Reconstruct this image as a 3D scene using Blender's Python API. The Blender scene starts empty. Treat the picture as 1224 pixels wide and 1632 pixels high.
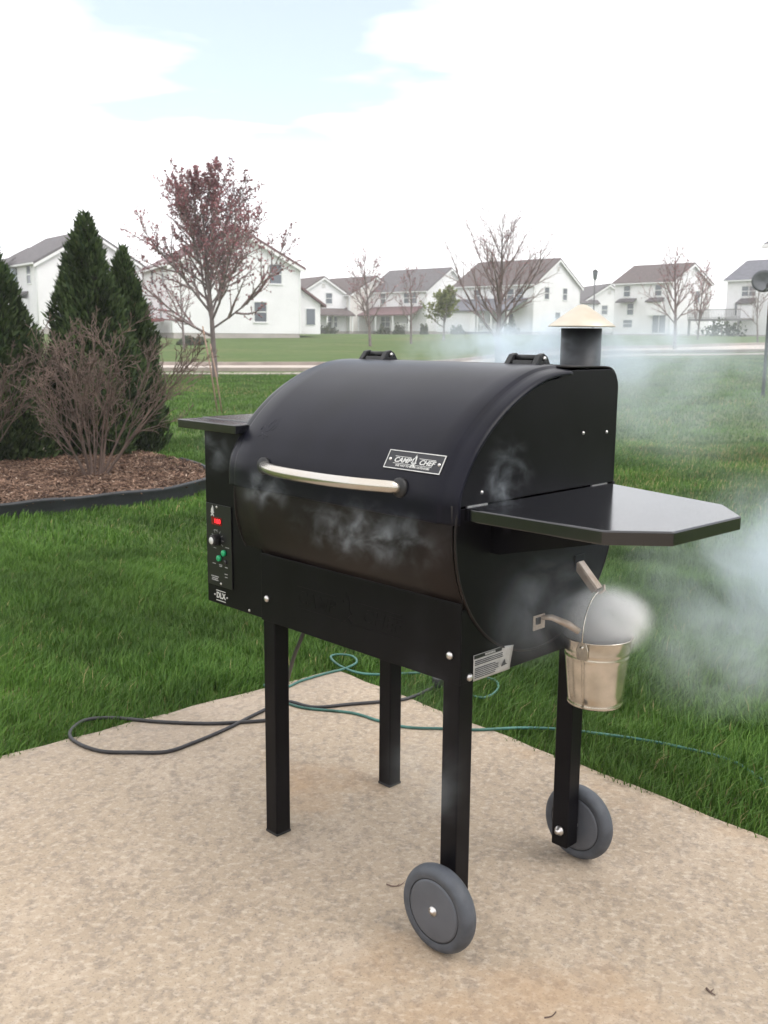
import bpy, bmesh, math, random
import numpy as np
from mathutils import Matrix, Vector

# ------------------------------------------------------------------ camera, world, sun, exposure
scene = bpy.context.scene
COL = scene.collection
F, PITCH, ROLL, H = 1574.0, 0.1757, 0.0078, 1.116        # focal length (photo px), tilt, roll, height
cd = bpy.data.cameras.new('camera'); cam = bpy.data.objects.new('camera', cd); COL.objects.link(cam)
cd.sensor_fit = 'VERTICAL'; cd.sensor_height = 24.0; cd.lens = 24.0 * F / 1632.0
cd.clip_start = 0.05; cd.clip_end = 4000
cd.dof.use_dof = True; cd.dof.focus_distance = 2.0; cd.dof.aperture_fstop = 8.0
cam.matrix_world = Matrix.Translation((0, 0, H)) @ Matrix.Rotation(math.pi / 2 - PITCH, 4, 'X') @ Matrix.Rotation(ROLL, 4, 'Z')
scene.camera = cam
SUN_EL, SUN_AZ = math.radians(52), math.radians(118)      # azimuth from +Y towards +X
world = bpy.data.worlds.new('World'); scene.world = world; world.use_nodes = True
wn = world.node_tree; wn.nodes.clear()
def N(t, k, **kw):
    n = t.nodes.new(k)
    for a, b in kw.items(): setattr(n, a, b)
    return n
out = N(wn, 'ShaderNodeOutputWorld'); bg = N(wn, 'ShaderNodeBackground'); bgc = N(wn, 'ShaderNodeBackground')
sky = N(wn, 'ShaderNodeTexSky', sky_type='NISHITA', sun_disc=False)
sky.sun_elevation = SUN_EL; sky.sun_rotation = SUN_AZ; sky.air_density = 1.0; sky.dust_density = 1.0; sky.ozone_density = 0.3
wn.links.new(sky.outputs[0], bg.inputs[0]); bg.inputs[1].default_value = 0.15
tc = N(wn, 'ShaderNodeTexCoord'); sep = N(wn, 'ShaderNodeSeparateXYZ'); wn.links.new(tc.outputs['Generated'], sep.inputs[0])
mx = N(wn, 'ShaderNodeMath', operation='MAXIMUM'); mx.inputs[1].default_value = 0.06; wn.links.new(sep.outputs[2], mx.inputs[0])
dv = N(wn, 'ShaderNodeVectorMath', operation='DIVIDE'); wn.links.new(tc.outputs['Generated'], dv.inputs[0])
cmb = N(wn, 'ShaderNodeCombineXYZ')
for i in range(3): wn.links.new(mx.outputs[0], cmb.inputs[i])
wn.links.new(cmb.outputs[0], dv.inputs[1])
mp = N(wn, 'ShaderNodeMapping'); mp.inputs['Location'].default_value = (6.1, -0.45, 0.0); wn.links.new(dv.outputs[0], mp.inputs[0])
cn = N(wn, 'ShaderNodeTexNoise'); cn.inputs['Scale'].default_value = 0.5; cn.inputs['Detail'].default_value = 5; cn.inputs['Roughness'].default_value = 0.5
wn.links.new(mp.outputs[0], cn.inputs['Vector'])
cr = N(wn, 'ShaderNodeValToRGB'); cr.color_ramp.elements[0].position = 0.38; cr.color_ramp.elements[1].position = 0.48
cr.color_ramp.elements[0].color = (0.30,) * 3 + (1,); wn.links.new(cn.outputs[0], cr.inputs[0])
bgc.inputs[0].default_value = (1.0, 1.0, 1.02, 1); bgc.inputs[1].default_value = 1.2
ms = N(wn, 'ShaderNodeMixShader'); hz_ = N(wn, 'ShaderNodeMapRange', interpolation_type='SMOOTHSTEP'); hz_.inputs['From Min'].default_value = 0.24; hz_.inputs['From Max'].default_value = 0.10; wn.links.new(sep.outputs[2], hz_.inputs[0])
mxh = N(wn, 'ShaderNodeMath', operation='MAXIMUM'); wn.links.new(cr.outputs[0], mxh.inputs[0]); wn.links.new(hz_.outputs[0], mxh.inputs[1]); wn.links.new(mxh.outputs[0], ms.inputs[0]); wn.links.new(bg.outputs[0], ms.inputs[1]); wn.links.new(bgc.outputs[0], ms.inputs[2])
wn.links.new(ms.outputs[0], out.inputs[0])
sd = bpy.data.lights.new('sun', 'SUN'); sun = bpy.data.objects.new('sun', sd); COL.objects.link(sun)
sd.energy = 1.25; sd.angle = math.radians(35); sd.color = (1.0, 0.95, 0.88)
sv = Vector((math.sin(SUN_AZ) * math.cos(SUN_EL), math.cos(SUN_AZ) * math.cos(SUN_EL), math.sin(SUN_EL)))
sun.rotation_euler = sv.to_track_quat('Z', 'Y').to_euler()
vs = scene.view_settings; vs.view_transform = 'Standard'; vs.look = 'None'; vs.exposure = 0.5; vs.gamma = 1.0
scene.render.engine = 'CYCLES'
cy = scene.cycles
cy.use_denoising = True; cy.use_adaptive_sampling = True; cy.adaptive_threshold = 0.02
cy.max_bounces = 8; cy.diffuse_bounces = 3; cy.glossy_bounces = 3; cy.transmission_bounces = 4; cy.volume_bounces = 4; cy.transparent_max_bounces = 8
cy.volume_max_steps = 128; cy.sample_clamp_indirect = 4.0; cy.caustics_reflective = False; cy.caustics_refractive = False

rng = random.Random(7); nrg = np.random.default_rng(11)

# ------------------------------------------------------------------ helpers
def ray(u, v):
    a, b = u - 612, v - 816; c, s = math.cos(ROLL), math.sin(ROLL)
    x = (c * a + s * b) / F; z = -(-s * a + c * b) / F
    return (x, math.cos(PITCH) + z * math.sin(PITCH), -math.sin(PITCH) + z * math.cos(PITCH))
def gp(u, v, z=0.0):                 # point of the level z seen at photo pixel (u, v)
    d = ray(u, v); t = (z - H) / d[2]; return (d[0] * t, d[1] * t, z)
def at(u, v, D):                     # point at depth D seen at photo pixel (u, v)
    d = ray(u, v); t = D / d[1]; return (d[0] * t, D, H + d[2] * t)
def sst(a, b, x):
    t = np.clip((x - a) / (b - a), 0, 1); return t * t * (3 - 2 * t)
def ground_z(x, y):                  # the yard is level, the far lawns rise
    x = np.asarray(x, float); y = np.asarray(y, float)
    D = np.maximum(y, 0)
    zl = 1.35 * sst(36, 95, D) + 0.9 * sst(95, 260, D)
    zr = 0.55 * sst(7, 30, D) + 0.9 * sst(30, 100, D) + 0.9 * sst(100, 260, D)
    b = sst(1.0, 9.0, x) * sst(4, 12, D)
    return zl * (1 - b) + zr * b - 0.035
def gz(x, y): return float(ground_z(x, y))

class MB:
    def __init__(s): s.v = []; s.f = []; s.sm = []
    def add(s, vs, fs, smooth=False):
        o = len(s.v); s.v += [tuple(p) for p in vs]; s.f += [tuple(i + o for i in q) for q in fs]; s.sm += [smooth] * len(fs); return s
    def box(s, x0, x1, y0, y1, z0, z1, M=None):
        vs = [(x, y, z) for z in (z0, z1) for x, y in ((x0, y0), (x1, y0), (x1, y1), (x0, y1))]
        if M is not None: vs = [M @ Vector(p) for p in vs]
        return s.add(vs, [(3, 2, 1, 0), (4, 5, 6, 7), (0, 1, 5, 4), (1, 2, 6, 5), (2, 3, 7, 6), (3, 0, 4, 7)])
    def prism(s, poly, lo, hi, axis='z', smooth=False):      # poly in the two other axes (in xyz order)
        def P(a, b, c): return {'z': (a, b, c), 'y': (a, c, b), 'x': (c, a, b)}[axis]
        n = len(poly); vs = [P(a, b, lo) for a, b in poly] + [P(a, b, hi) for a, b in poly]
        fs = [tuple(reversed(range(n))), tuple(range(n, 2 * n))] + [(i, (i + 1) % n, n + (i + 1) % n, n + i) for i in range(n)]
        return s.add(vs, fs, smooth)
    def tube(s, path, r, n=8, caps=True):
        path = [Vector(p) for p in path]; m = len(path)
        rr = r if isinstance(r, (list, tuple)) else [r] * m
        vs = []; up = Vector((0.13, 0.31, 0.94))
        for i in range(m):
            t = (path[min(i + 1, m - 1)] - path[max(i - 1, 0)])
            if t.length < 1e-9: t = Vector((0, 0, 1))
            t.normalize(); a = up - t * up.dot(t)
            if a.length < 1e-3: a = Vector((1, 0, 0)) - t * t.x
            a.normalize(); b = t.cross(a); up = a
            for k in range(n):
                w = 2 * math.pi * k / n; vs.append(path[i] + (a * math.cos(w) + b * math.sin(w)) * rr[i])
        fs = [(i * n + k, i * n + (k + 1) % n, (i + 1) * n + (k + 1) % n, (i + 1) * n + k) for i in range(m - 1) for k in range(n)]
        if caps: fs += [tuple(reversed(range(n))), tuple(range((m - 1) * n, m * n))]
        return s.add(vs, fs, True)
    def lathe(s, prof, n=32, axis='z', c=(0, 0, 0), closed=False):   # prof: (radius, height)
        vs = []
        for r_, h_ in prof:
            for k in range(n):
                w = 2 * math.pi * k / n; a, b = r_ * math.cos(w), r_ * math.sin(w)
                p = {'z': (a, b, h_), 'y': (a, h_, -b), 'x': (h_, a, b)}[axis]
                vs.append((p[0] + c[0], p[1] + c[1], p[2] + c[2]))
        m = len(prof)
        fs = [(i * n + k, i * n + (k + 1) % n, (i + 1) * n + (k + 1) % n, (i + 1) * n + k) for i in range(m - 1) for k in range(n)]
        if not closed:
            if prof[0][0] > 1e-6: fs.append(tuple(reversed(range(n))))
            if prof[-1][0] > 1e-6: fs.append(tuple(range((m - 1) * n, m * n)))
        return s.add(vs, fs, True)
    def grid(s, rows, smooth=True):
        n = len(rows[0]); vs = [p for r_ in rows for p in r_]
        return s.add(vs, [(i * n + k, i * n + k + 1, (i + 1) * n + k + 1, (i + 1) * n + k) for i in range(len(rows) - 1) for k in range(n - 1)], smooth)
    def mesh(s, name):
        me = bpy.data.meshes.new(name); me.from_pydata(s.v, [], s.f)
        me.polygons.foreach_set('use_smooth', s.sm); me.update(); return me
    def build(s, name, mat, parent=None, bevel=0, seg=2, solid=0, loc=None):
        o = bpy.data.objects.new(name, s.mesh(name)); COL.objects.link(o); o.data.materials.append(mat)
        if parent: o.parent = parent
        if loc is not None: o.location = loc
        if solid:
            m = o.modifiers.new('solid', 'SOLIDIFY'); m.thickness = solid; m.offset = -1
        if bevel:
            m = o.modifiers.new('bevel', 'BEVEL'); m.width = bevel; m.segments = seg; m.limit_method = 'ANGLE'; m.angle_limit = math.radians(40)
        return o
def empty(name, loc=(0, 0, 0), rz=0.0):
    o = bpy.data.objects.new(name, None); COL.objects.link(o); o.location = loc; o.rotation_euler = (0, 0, rz); o.empty_display_size = 0.1; return o
def tag(o, label=None, cat=None, group=None, kind=None):
    if label: o['label'] = label
    if cat: o['category'] = cat
    if group: o['group'] = group
    if kind: o['kind'] = kind
    return o
def npmesh(name, V, T, mat, parent=None, attr=None, smooth=False):   # triangles from numpy
    me = bpy.data.meshes.new(name); V = np.asarray(V, np.float32); T = np.asarray(T, np.int32)
    me.vertices.add(len(V)); me.vertices.foreach_set('co', V.ravel())
    me.loops.add(T.size); me.loops.foreach_set('vertex_index', T.ravel())
    me.polygons.add(len(T)); me.polygons.foreach_set('loop_start', np.arange(0, T.size, 3, dtype=np.int32))
    if smooth: me.polygons.foreach_set('use_smooth', np.ones(len(T), bool))
    me.update(calc_edges=True); me.validate()
    if attr is not None:
        a = me.attributes.new('rnd', 'FLOAT', 'POINT'); a.data.foreach_set('value', np.asarray(attr, np.float32))
    o = bpy.data.objects.new(name, me); COL.objects.link(o); me.materials.append(mat)
    if parent: o.parent = parent
    return o
def text_mb(body, size, M, depth=0.0004, shear=0.0, xs=1.0, mb=None):
    cu = bpy.data.curves.new('t', 'FONT'); cu.body = body; cu.size = size; cu.align_x = 'CENTER'; cu.align_y = 'CENTER'; cu.extrude = depth; cu.shear = shear; cu.offset = size * 0.022; cu.resolution_u = 3
    o = bpy.data.objects.new('t', cu); COL.objects.link(o)
    dg = bpy.context.evaluated_depsgraph_get(); dg.update()
    me = bpy.data.meshes.new_from_object(o.evaluated_get(dg))
    mb = mb or MB(); S = Matrix.Diagonal((xs, 1, 1, 1))
    mb.add([M @ (S @ v.co) for v in me.vertices], [tuple(p.vertices) for p in me.polygons])
    bpy.data.objects.remove(o); bpy.data.meshes.remove(me); bpy.data.curves.remove(cu)
    return mb

# ------------------------------------------------------------------ materials
def pm(name, col, rough=0.6, metal=0.0, col2=None, var=0.12, scale=12.0, bump=0.0, bscale=150.0, spec=0.5, coat=0.0, emis=None, rvar=0.0, detail=5.0, stretch=(1, 1, 1), lo=0.35, hi=0.65, bdist=0.01):
    m = bpy.data.materials.new(name); m.use_nodes = True; t = m.node_tree; b = t.nodes['Principled BSDF']
    b.inputs['Metallic'].default_value = metal; b.inputs['Roughness'].default_value = rough
    b.inputs['Specular IOR Level'].default_value = spec; b.inputs['Coat Weight'].default_value = coat
    co = N(t, 'ShaderNodeTexCoord'); mp_ = N(t, 'ShaderNodeMapping'); mp_.inputs['Scale'].default_value = stretch
    t.links.new(co.outputs['Object'], mp_.inputs[0])
    n1 = N(t, 'ShaderNodeTexNoise'); n1.inputs['Scale'].default_value = scale; n1.inputs['Detail'].default_value = detail
    t.links.new(mp_.outputs[0], n1.inputs['Vector'])
    rp = N(t, 'ShaderNodeValToRGB'); rp.color_ramp.elements[0].position = lo; rp.color_ramp.elements[1].position = hi
    c1 = tuple(x * (1 - var) for x in col); c2 = col2 or tuple(min(1, x * (1 + var)) for x in col)
    rp.color_ramp.elements[0].color = c1 + (1,); rp.color_ramp.elements[1].color = tuple(c2) + (1,)
    t.links.new(n1.outputs[0], rp.inputs[0]); t.links.new(rp.outputs[0], b.inputs['Base Color'])
    if rvar:
        mr = N(t, 'ShaderNodeMapRange'); mr.inputs['To Min'].default_value = rough - rvar; mr.inputs['To Max'].default_value = rough + rvar
        n3 = N(t, 'ShaderNodeTexNoise'); n3.inputs['Scale'].default_value = scale * 0.7; n3.inputs['Detail'].default_value = 6
        t.links.new(mp_.outputs[0], n3.inputs['Vector']); t.links.new(n3.outputs[0], mr.inputs[0]); t.links.new(mr.outputs[0], b.inputs['Roughness'])
    if bump:
        n2 = N(t, 'ShaderNodeTexNoise'); n2.inputs['Scale'].default_value = bscale; n2.inputs['Detail'].default_value = 3
        t.links.new(mp_.outputs[0], n2.inputs['Vector'])
        bp = N(t, 'ShaderNodeBump'); bp.inputs['Strength'].default_value = bump; bp.inputs['Distance'].default_value = bdist
        t.links.new(n2.outputs[0], bp.inputs['Height']); t.links.new(bp.outputs[0], b.inputs['Normal'])
    if emis:
        b.inputs['Emission Color'].default_value = tuple(emis[:3]) + (1,); b.inputs['Emission Strength'].default_value = emis[3]
    return m
def leafmat(name, c0, c1, c2, rough=0.6, trans=0.25, noise=1.2):     # per-blade colour from the 'rnd' attribute, patches from noise
    m = bpy.data.materials.new(name); m.use_nodes = True; t = m.node_tree; b = t.nodes['Principled BSDF']
    b.inputs['Roughness'].default_value = rough; b.inputs['Specular IOR Level'].default_value = 0.25
    a = N(t, 'ShaderNodeAttribute', attribute_name='rnd'); rp = N(t, 'ShaderNodeValToRGB')
    e = rp.color_ramp.elements; e[0].position = 0.0; e[0].color = c0 + (1,); e[1].position = 0.94; e[1].color = c1 + (1,)
    e2 = e.new(1.0); e2.color = c2 + (1,)
    t.links.new(a.outputs['Fac'], rp.inputs[0])
    g = N(t, 'ShaderNodeNewGeometry'); n1 = N(t, 'ShaderNodeTexNoise'); n1.inputs['Scale'].default_value = noise; n1.inputs['Detail'].default_value = 4
    t.links.new(g.outputs['Position'], n1.inputs['Vector'])
    mr = N(t, 'ShaderNodeMapRange'); mr.inputs['From Min'].default_value = 0.3; mr.inputs['From Max'].default_value = 0.7; mr.inputs['To Min'].default_value = 0.55; mr.inputs['To Max'].default_value = 1.40
    t.links.new(n1.outputs[0], mr.inputs[0])
    mul = N(t, 'ShaderNodeVectorMath', operation='SCALE'); t.links.new(rp.outputs[0], mul.inputs[0]); t.links.new(mr.outputs[0], mul.inputs['Scale'])
    t.links.new(mul.outputs[0], b.inputs['Base Color'])
    tr = N(t, 'ShaderNodeBsdfTranslucent'); t.links.new(mul.outputs[0], tr.inputs[0])
    mxs = N(t, 'ShaderNodeMixShader'); mxs.inputs[0].default_value = trans
    o = t.nodes['Material Output']; t.links.new(b.outputs[0], mxs.inputs[1]); t.links.new(tr.outputs[0], mxs.inputs[2]); t.links.new(mxs.outputs[0], o.inputs[0])
    return m
def layered(name, base, layers, rough=0.9, bumps=(), spec=0.3):
    """base colour then (colour, scale, lo, hi, amount, stretch, offset) noise layers mixed over it"""
    m = bpy.data.materials.new(name); m.use_nodes = True; t = m.node_tree; b = t.nodes['Principled BSDF']
    b.inputs['Roughness'].default_value = rough; b.inputs['Specular IOR Level'].default_value = spec
    co = N(t, 'ShaderNodeTexCoord'); prev = None
    for col, sc, lo, hi, amt, st, off in layers:
        mp_ = N(t, 'ShaderNodeMapping'); mp_.inputs['Scale'].default_value = st; mp_.inputs['Location'].default_value = (off, off * 1.7, off * 0.3); mp_.inputs['Rotation'].default_value = (0, 0, off * 0.37)
        t.links.new(co.outputs['Object'], mp_.inputs[0])
        n = N(t, 'ShaderNodeTexNoise'); n.inputs['Scale'].default_value = sc; n.inputs['Detail'].default_value = 7; n.inputs['Roughness'].default_value = 0.6
        t.links.new(mp_.outputs[0], n.inputs['Vector'])
        mr = N(t, 'ShaderNodeMapRange'); mr.inputs['From Min'].default_value = lo; mr.inputs['From Max'].default_value = hi; mr.inputs['To Max'].default_value = amt
        t.links.new(n.outputs[0], mr.inputs[0])
        mixc = N(t, 'ShaderNodeMix', data_type='RGBA'); t.links.new(mr.outputs[0], mixc.inputs[0])
        if prev is None: mixc.inputs[6].default_value = tuple(base) + (1,)
        else: t.links.new(prev, mixc.inputs[6])
        mixc.inputs[7].default_value = tuple(col) + (1,); prev = mixc.outputs[2]
    t.links.new(prev, b.inputs['Base Color'])
    nrm = None
    for sc, st, dist in bumps:
        n = N(t, 'ShaderNodeTexNoise'); n.inputs['Scale'].default_value = sc; n.inputs['Detail'].default_value = 5
        t.links.new(co.outputs['Object'], n.inputs['Vector'])
        bp = N(t, 'ShaderNodeBump'); bp.inputs['Strength'].default_value = st; bp.inputs['Distance'].default_value = dist
        t.links.new(n.outputs[0], bp.inputs['Height'])
        if nrm: t.links.new(nrm, bp.inputs['Normal'])
        nrm = bp.outputs[0]
    if nrm: t.links.new(nrm, b.inputs['Normal'])
    return m
one = (1, 1, 1)
M = {}
M['concrete'] = layered('concrete', (0.385, 0.308, 0.226), [
    ((0.300, 0.235, 0.172), 1.1, 0.42, 0.70, 0.7, one, 3.0), ((0.49, 0.40, 0.31), 3.2, 0.5, 0.72, 0.7, one, 8.0),
    ((0.215, 0.178, 0.145), 52, 0.47, 0.64, 0.62, (1, 0.7, 1), 1.0), ((0.52, 0.44, 0.35), 80, 0.50, 0.64, 0.6, (0.7, 1, 1), 5.0),
    ((0.16, 0.13, 0.105), 190, 0.55, 0.67, 0.65, one, 2.0), ((0.38, 0.225, 0.105), 1.9, 0.58, 0.74, 0.5, one, 11.0), ((0.25, 0.212, 0.178), 0.55, 0.44, 0.64, 0.6, one, 17.0), ((0.13, 0.11, 0.09), 420, 0.62, 0.70, 0.6, one, 23.0)], 0.88, ((40, 0.6, 0.004), (220, 0.7, 0.0015)))
M['slab'] = pm('slab_concrete', (0.50, 0.41, 0.31), 0.9, var=0.12, scale=6, bump=0.3, bscale=60)
M['lawn'] = layered('lawn_soil_grass', (0.085, 0.135, 0.040), [
    ((0.115, 0.155, 0.055), 0.35, 0.4, 0.65, 0.8, one, 2.0), ((0.21, 0.185, 0.09), 0.16, 0.50, 0.68, 0.6, (1, 1.8, 1), 6.0),
    ((0.055, 0.100, 0.024), 2.3, 0.45, 0.7, 0.65, one, 4.0), ((0.16, 0.185, 0.075), 9, 0.5, 0.75, 0.5, one, 1.0)], 0.95, ((14, 0.9, 0.05), (60, 0.8, 0.02)), 0.1)
M['road'] = pm('road_concrete', (0.46, 0.40, 0.35), 0.9, var=0.1, scale=0.6)
M['kerb'] = pm('kerb_concrete', (0.33, 0.28, 0.25), 0.9, var=0.15, scale=2)
M['grass'] = leafmat('grass_blades', (0.040, 0.105, 0.014), (0.125, 0.225, 0.040), (0.34, 0.29, 0.13))
M['mulch'] = leafmat('mulch_chips', (0.06, 0.032, 0.022), (0.26, 0.165, 0.115), (0.46, 0.35, 0.27), 0.85, 0.0, 3.0)
M['soil'] = pm('mulch_soil', (0.07, 0.042, 0.028), 0.95, var=0.4, scale=18, bump=0.8, bscale=40, bdist=0.03)
M['edging'] = pm('edging_plastic', (0.022, 0.024, 0.028), 0.55, var=0.3, scale=5, bump=0.15, bscale=40)
# grill
M['powder'] = pm('black_powder_coat', (0.0050, 0.0050, 0.0105), 0.33, var=0.25, scale=9, bump=0.06, bscale=900, rvar=0.05, spec=0.18, bdist=0.001)
M['powder_flat'] = pm('black_panel_paint', (0.0045, 0.0042, 0.0055), 0.34, var=0.3, scale=7, bump=0.05, bscale=700, rvar=0.07, spec=0.14, bdist=0.001)
M['barrel'] = pm('heat_stained_black', (0.006, 0.005, 0.006), 0.42, col2=(0.016, 0.011, 0.009), scale=4, bump=0.05, bscale=600, rvar=0.06, spec=0.22, bdist=0.001)
M['shelf'] = pm('black_shelf_paint', (0.006, 0.006, 0.008), 0.15, var=0.3, scale=11, rvar=0.04, spec=0.95)
M['blacksteel'] = pm('black_cast', (0.010, 0.010, 0.011), 0.5, var=0.3, scale=30, bump=0.2, bscale=300, bdist=0.001)
M['chrome'] = pm('stained_stainless', (0.64, 0.61, 0.56), 0.25, 1.0, col2=(0.55, 0.42, 0.27), scale=6, lo=0.48, hi=0.8, bump=0.03, bscale=300, stretch=(0.6, 1, 1), bdist=0.001)
M['zinc'] = pm('zinc_bolt', (0.62, 0.60, 0.58), 0.3, 1.0, var=0.15, scale=90)
M['galv'] = pm('galvanised_bucket', (0.62, 0.58, 0.51), 0.23, 1.0, col2=(0.74, 0.69, 0.62), scale=22, bump=0.05, bscale=120, rvar=0.06, bdist=0.002)
M['rusty'] = pm('drip_stained_steel', (0.45, 0.34, 0.25), 0.5, 0.5, col2=(0.60, 0.52, 0.45), scale=28, bump=0.1, bscale=200, bdist=0.002)
M['cap'] = pm('smoke_stained_cap', (0.50, 0.43, 0.33), 0.42, 0.55, col2=(0.63, 0.57, 0.47), scale=9, bump=0.05, bscale=100, bdist=0.002)
M['sheet'] = pm('grey_flue_steel', (0.035, 0.036, 0.040), 0.45, 0.6, col2=(0.075, 0.075, 0.08), scale=6, stretch=(1, 1, 0.3))
M['tyre'] = pm('grey_rubber', (0.060, 0.066, 0.078), 0.55, var=0.2, scale=30, bump=0.1, bscale=250, bdist=0.001)
M['hub'] = pm('grey_plastic_disc', (0.085, 0.091, 0.105), 0.42, var=0.15, scale=14, bump=0.06, bscale=300, bdist=0.001)
M['groove'] = pm('dark_groove', (0.016, 0.017, 0.020), 0.7)
M['panel'] = pm('control_panel_black', (0.006, 0.006, 0.007), 0.35, var=0.2)
M['led'] = pm('red_led_digits', (0.35, 0.01, 0.015), 0.4, emis=(1.0, 0.02, 0.03, 1.6))
M['ledwin'] = pm('dark_red_display_window', (0.06, 0.003, 0.004), 0.25, emis=(0.5, 0.0, 0.01, 0.12))
M['green'] = pm('green_button', (0.01, 0.33, 0.13), 0.35, var=0.1)
M['print'] = pm('silver_print', (0.60, 0.60, 0.58), 0.45, 0.2, var=0.12, scale=120)
M['dimprint'] = pm('grey_print', (0.30, 0.30, 0.30), 0.5, var=0.2, scale=120)
M['plate'] = pm('name_plate_black', (0.010, 0.010, 0.014), 0.3, var=0.2)
M['paper'] = pm('sticker_silver_grey', (0.42, 0.41, 0.39), 0.5, 0.1, var=0.15, scale=40)
M['ink'] = pm('sticker_ink', (0.05, 0.05, 0.055), 0.6, var=0.3, scale=200)
M['cord'] = pm('black_rubber_cord', (0.022, 0.021, 0.023), 0.5, var=0.3, scale=20)
M['gcord'] = pm('green_cord', (0.02, 0.10, 0.075), 0.45, var=0.3, scale=9, col2=(0.06, 0.19, 0.16))
# vegetation and houses
M['bark'] = pm('grey_bark', (0.17, 0.135, 0.13), 0.9, var=0.3, scale=14, bump=0.5, bscale=40, stretch=(1, 1, 0.25))
M['twig'] = pm('bare_twigs', (0.27, 0.205, 0.20), 0.9, var=0.25, scale=4)
M['shrubtwig'] = pm('bare_shrub_stems', (0.125, 0.085, 0.068), 0.9, var=0.35, scale=5)
M['redbud'] = leafmat('red_buds', (0.22, 0.085, 0.10), (0.46, 0.20, 0.22), (0.52, 0.32, 0.30), 0.7, 0.3, 0.7)
M['greenbud'] = leafmat('pale_green_leaves', (0.14, 0.17, 0.05), (0.28, 0.31, 0.11), (0.34, 0.30, 0.14), 0.7, 0.35, 0.7)
M['arbor'] = leafmat('arborvitae_sprays', (0.020, 0.040, 0.016), (0.080, 0.115, 0.040), (0.14, 0.12, 0.05), 0.7, 0.15, 2.5)
M['arborcore'] = pm('arborvitae_inner_wood', (0.018, 0.020, 0.012), 0.95, var=0.4, scale=9)
M['hedge'] = leafmat('dark_hedge_leaves', (0.018, 0.03, 0.014), (0.06, 0.075, 0.03), (0.12, 0.09, 0.05), 0.7, 0.15, 0.6)
M['stake'] = pm('wooden_stake', (0.36, 0.24, 0.19), 0.85, var=0.15, scale=8)
def siding(name, col):
    m = pm(name, col, 0.65, var=0.04, scale=0.5); t = m.node_tree; b = t.nodes['Principled BSDF']
    w = N(t, 'ShaderNodeTexWave', wave_type='BANDS', bands_direction='Z', wave_profile='SAW'); w.inputs['Scale'].default_value = 2.0
    co = N(t, 'ShaderNodeTexCoord'); t.links.new(co.outputs['Object'], w.inputs['Vector'])
    bp = N(t, 'ShaderNodeBump'); bp.inputs['Strength'].default_value = 0.35; bp.inputs['Distance'].default_value = 0.03
    t.links.new(w.outputs['Fac'], bp.inputs['Height']); t.links.new(bp.outputs[0], b.inputs['Normal']); return m
M['white'] = siding('white_vinyl_siding', (0.86, 0.85, 0.87))
M['cream'] = siding('cream_vinyl_siding', (0.72, 0.69, 0.66))
M['blue'] = siding('pale_blue_siding', (0.52, 0.56, 0.66))
M['trim'] = pm('white_trim', (0.80, 0.80, 0.80), 0.6, var=0.03)
M['pane'] = pm('window_glass', (0.10, 0.115, 0.14), 0.12, var=0.25, scale=0.6, spec=0.8)
M['door'] = pm('dark_door', (0.09, 0.075, 0.08), 0.5, var=0.2, scale=1.0)
M['garage'] = pm('garage_door_white', (0.74, 0.73, 0.75), 0.55, var=0.04)
M['found'] = pm('foundation_concrete', (0.42, 0.38, 0.36), 0.9, var=0.12, scale=1.0)
M['redrail'] = pm('red_stained_deck', (0.22, 0.06, 0.065), 0.7, var=0.2, scale=2.0)
M['greydeck'] = pm('grey_deck_wood', (0.20, 0.19, 0.20), 0.8, var=0.2, scale=2.0)
def roofmat(name, c): return pm(name, c, 0.9, var=0.18, scale=3.0, bump=0.4, bscale=9, bdist=0.05)
M['roof_brown'] = roofmat('brown_shingles', (0.100, 0.074, 0.074))
M['roof_red'] = roofmat('red_brown_shingles', (0.150, 0.080, 0.086))
M['roof_grey'] = roofmat('grey_shingles', (0.110, 0.098, 0.106))
M['roof_slate'] = roofmat('slate_shingles', (0.125, 0.125, 0.150))
M['lampmetal'] = pm('dark_lamp_metal', (0.05, 0.05, 0.055), 0.5)
M['dish'] = pm('grey_dish', (0.13, 0.135, 0.15), 0.5)

# ------------------------------------------------------------------ ground, patio, road
xs = np.unique(np.concatenate([np.arange(-6, 6.01, 0.4), np.arange(-60, 60, 3.0), np.linspace(-700, 700, 41)]))
ys = np.unique(np.concatenate([np.arange(-2, 40, 0.8), np.arange(40, 280, 5.0), np.linspace(-150, 1200, 28)]))
mb = MB(); X, Y = np.meshgrid(xs, ys); Z = ground_z(X, Y)
mb.grid([[(X[i, j], Y[i, j], Z[i, j]) for j in range(len(xs))] for i in range(len(ys))])
tag(mb.build('ground', M['lawn']), kind='structure')
PC = Vector((-0.16, 3.22, 0)); e1 = Vector((-0.768, -0.640, 0)); e2 = Vector((0.677, -0.736, 0))
pat = [PC, PC + e1 * 7, PC + e1 * 7 + e2 * 7, PC + e2 * 7]
prnd = random.Random(3)
def ragged(a, b, n):
    nrm_ = Vector((-(b - a).y, (b - a).x, 0)).normalized()
    return [tuple((a.lerp(b, k / n) + nrm_ * (prnd.uniform(-0.006, 0.006) if 0 < k else 0))[:2]) for k in range(n)]
poly = ragged(pat[0], pat[1], 90) + [tuple(pat[1][:2]), tuple(pat[2][:2]), tuple(pat[3][:2])]
poly = poly[:-1] + ragged(pat[3], pat[0], 90)
mb = MB(); mb.prism(poly, -0.12, 0.0); tag(mb.build('patio', M['concrete'], bevel=0.006), kind='structure')
def in_patio(x, y, mg=0.0):
    dx, dy = x - PC.x, y - PC.y; det = e1.x * e2.y - e1.y * e2.x
    a = (dx * e2.y - dy * e2.x) / det; b = (e1.x * dy - e1.y * dx) / det
    return (a > -mg) & (b > -mg) & (a < 7) & (b < 7)
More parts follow.
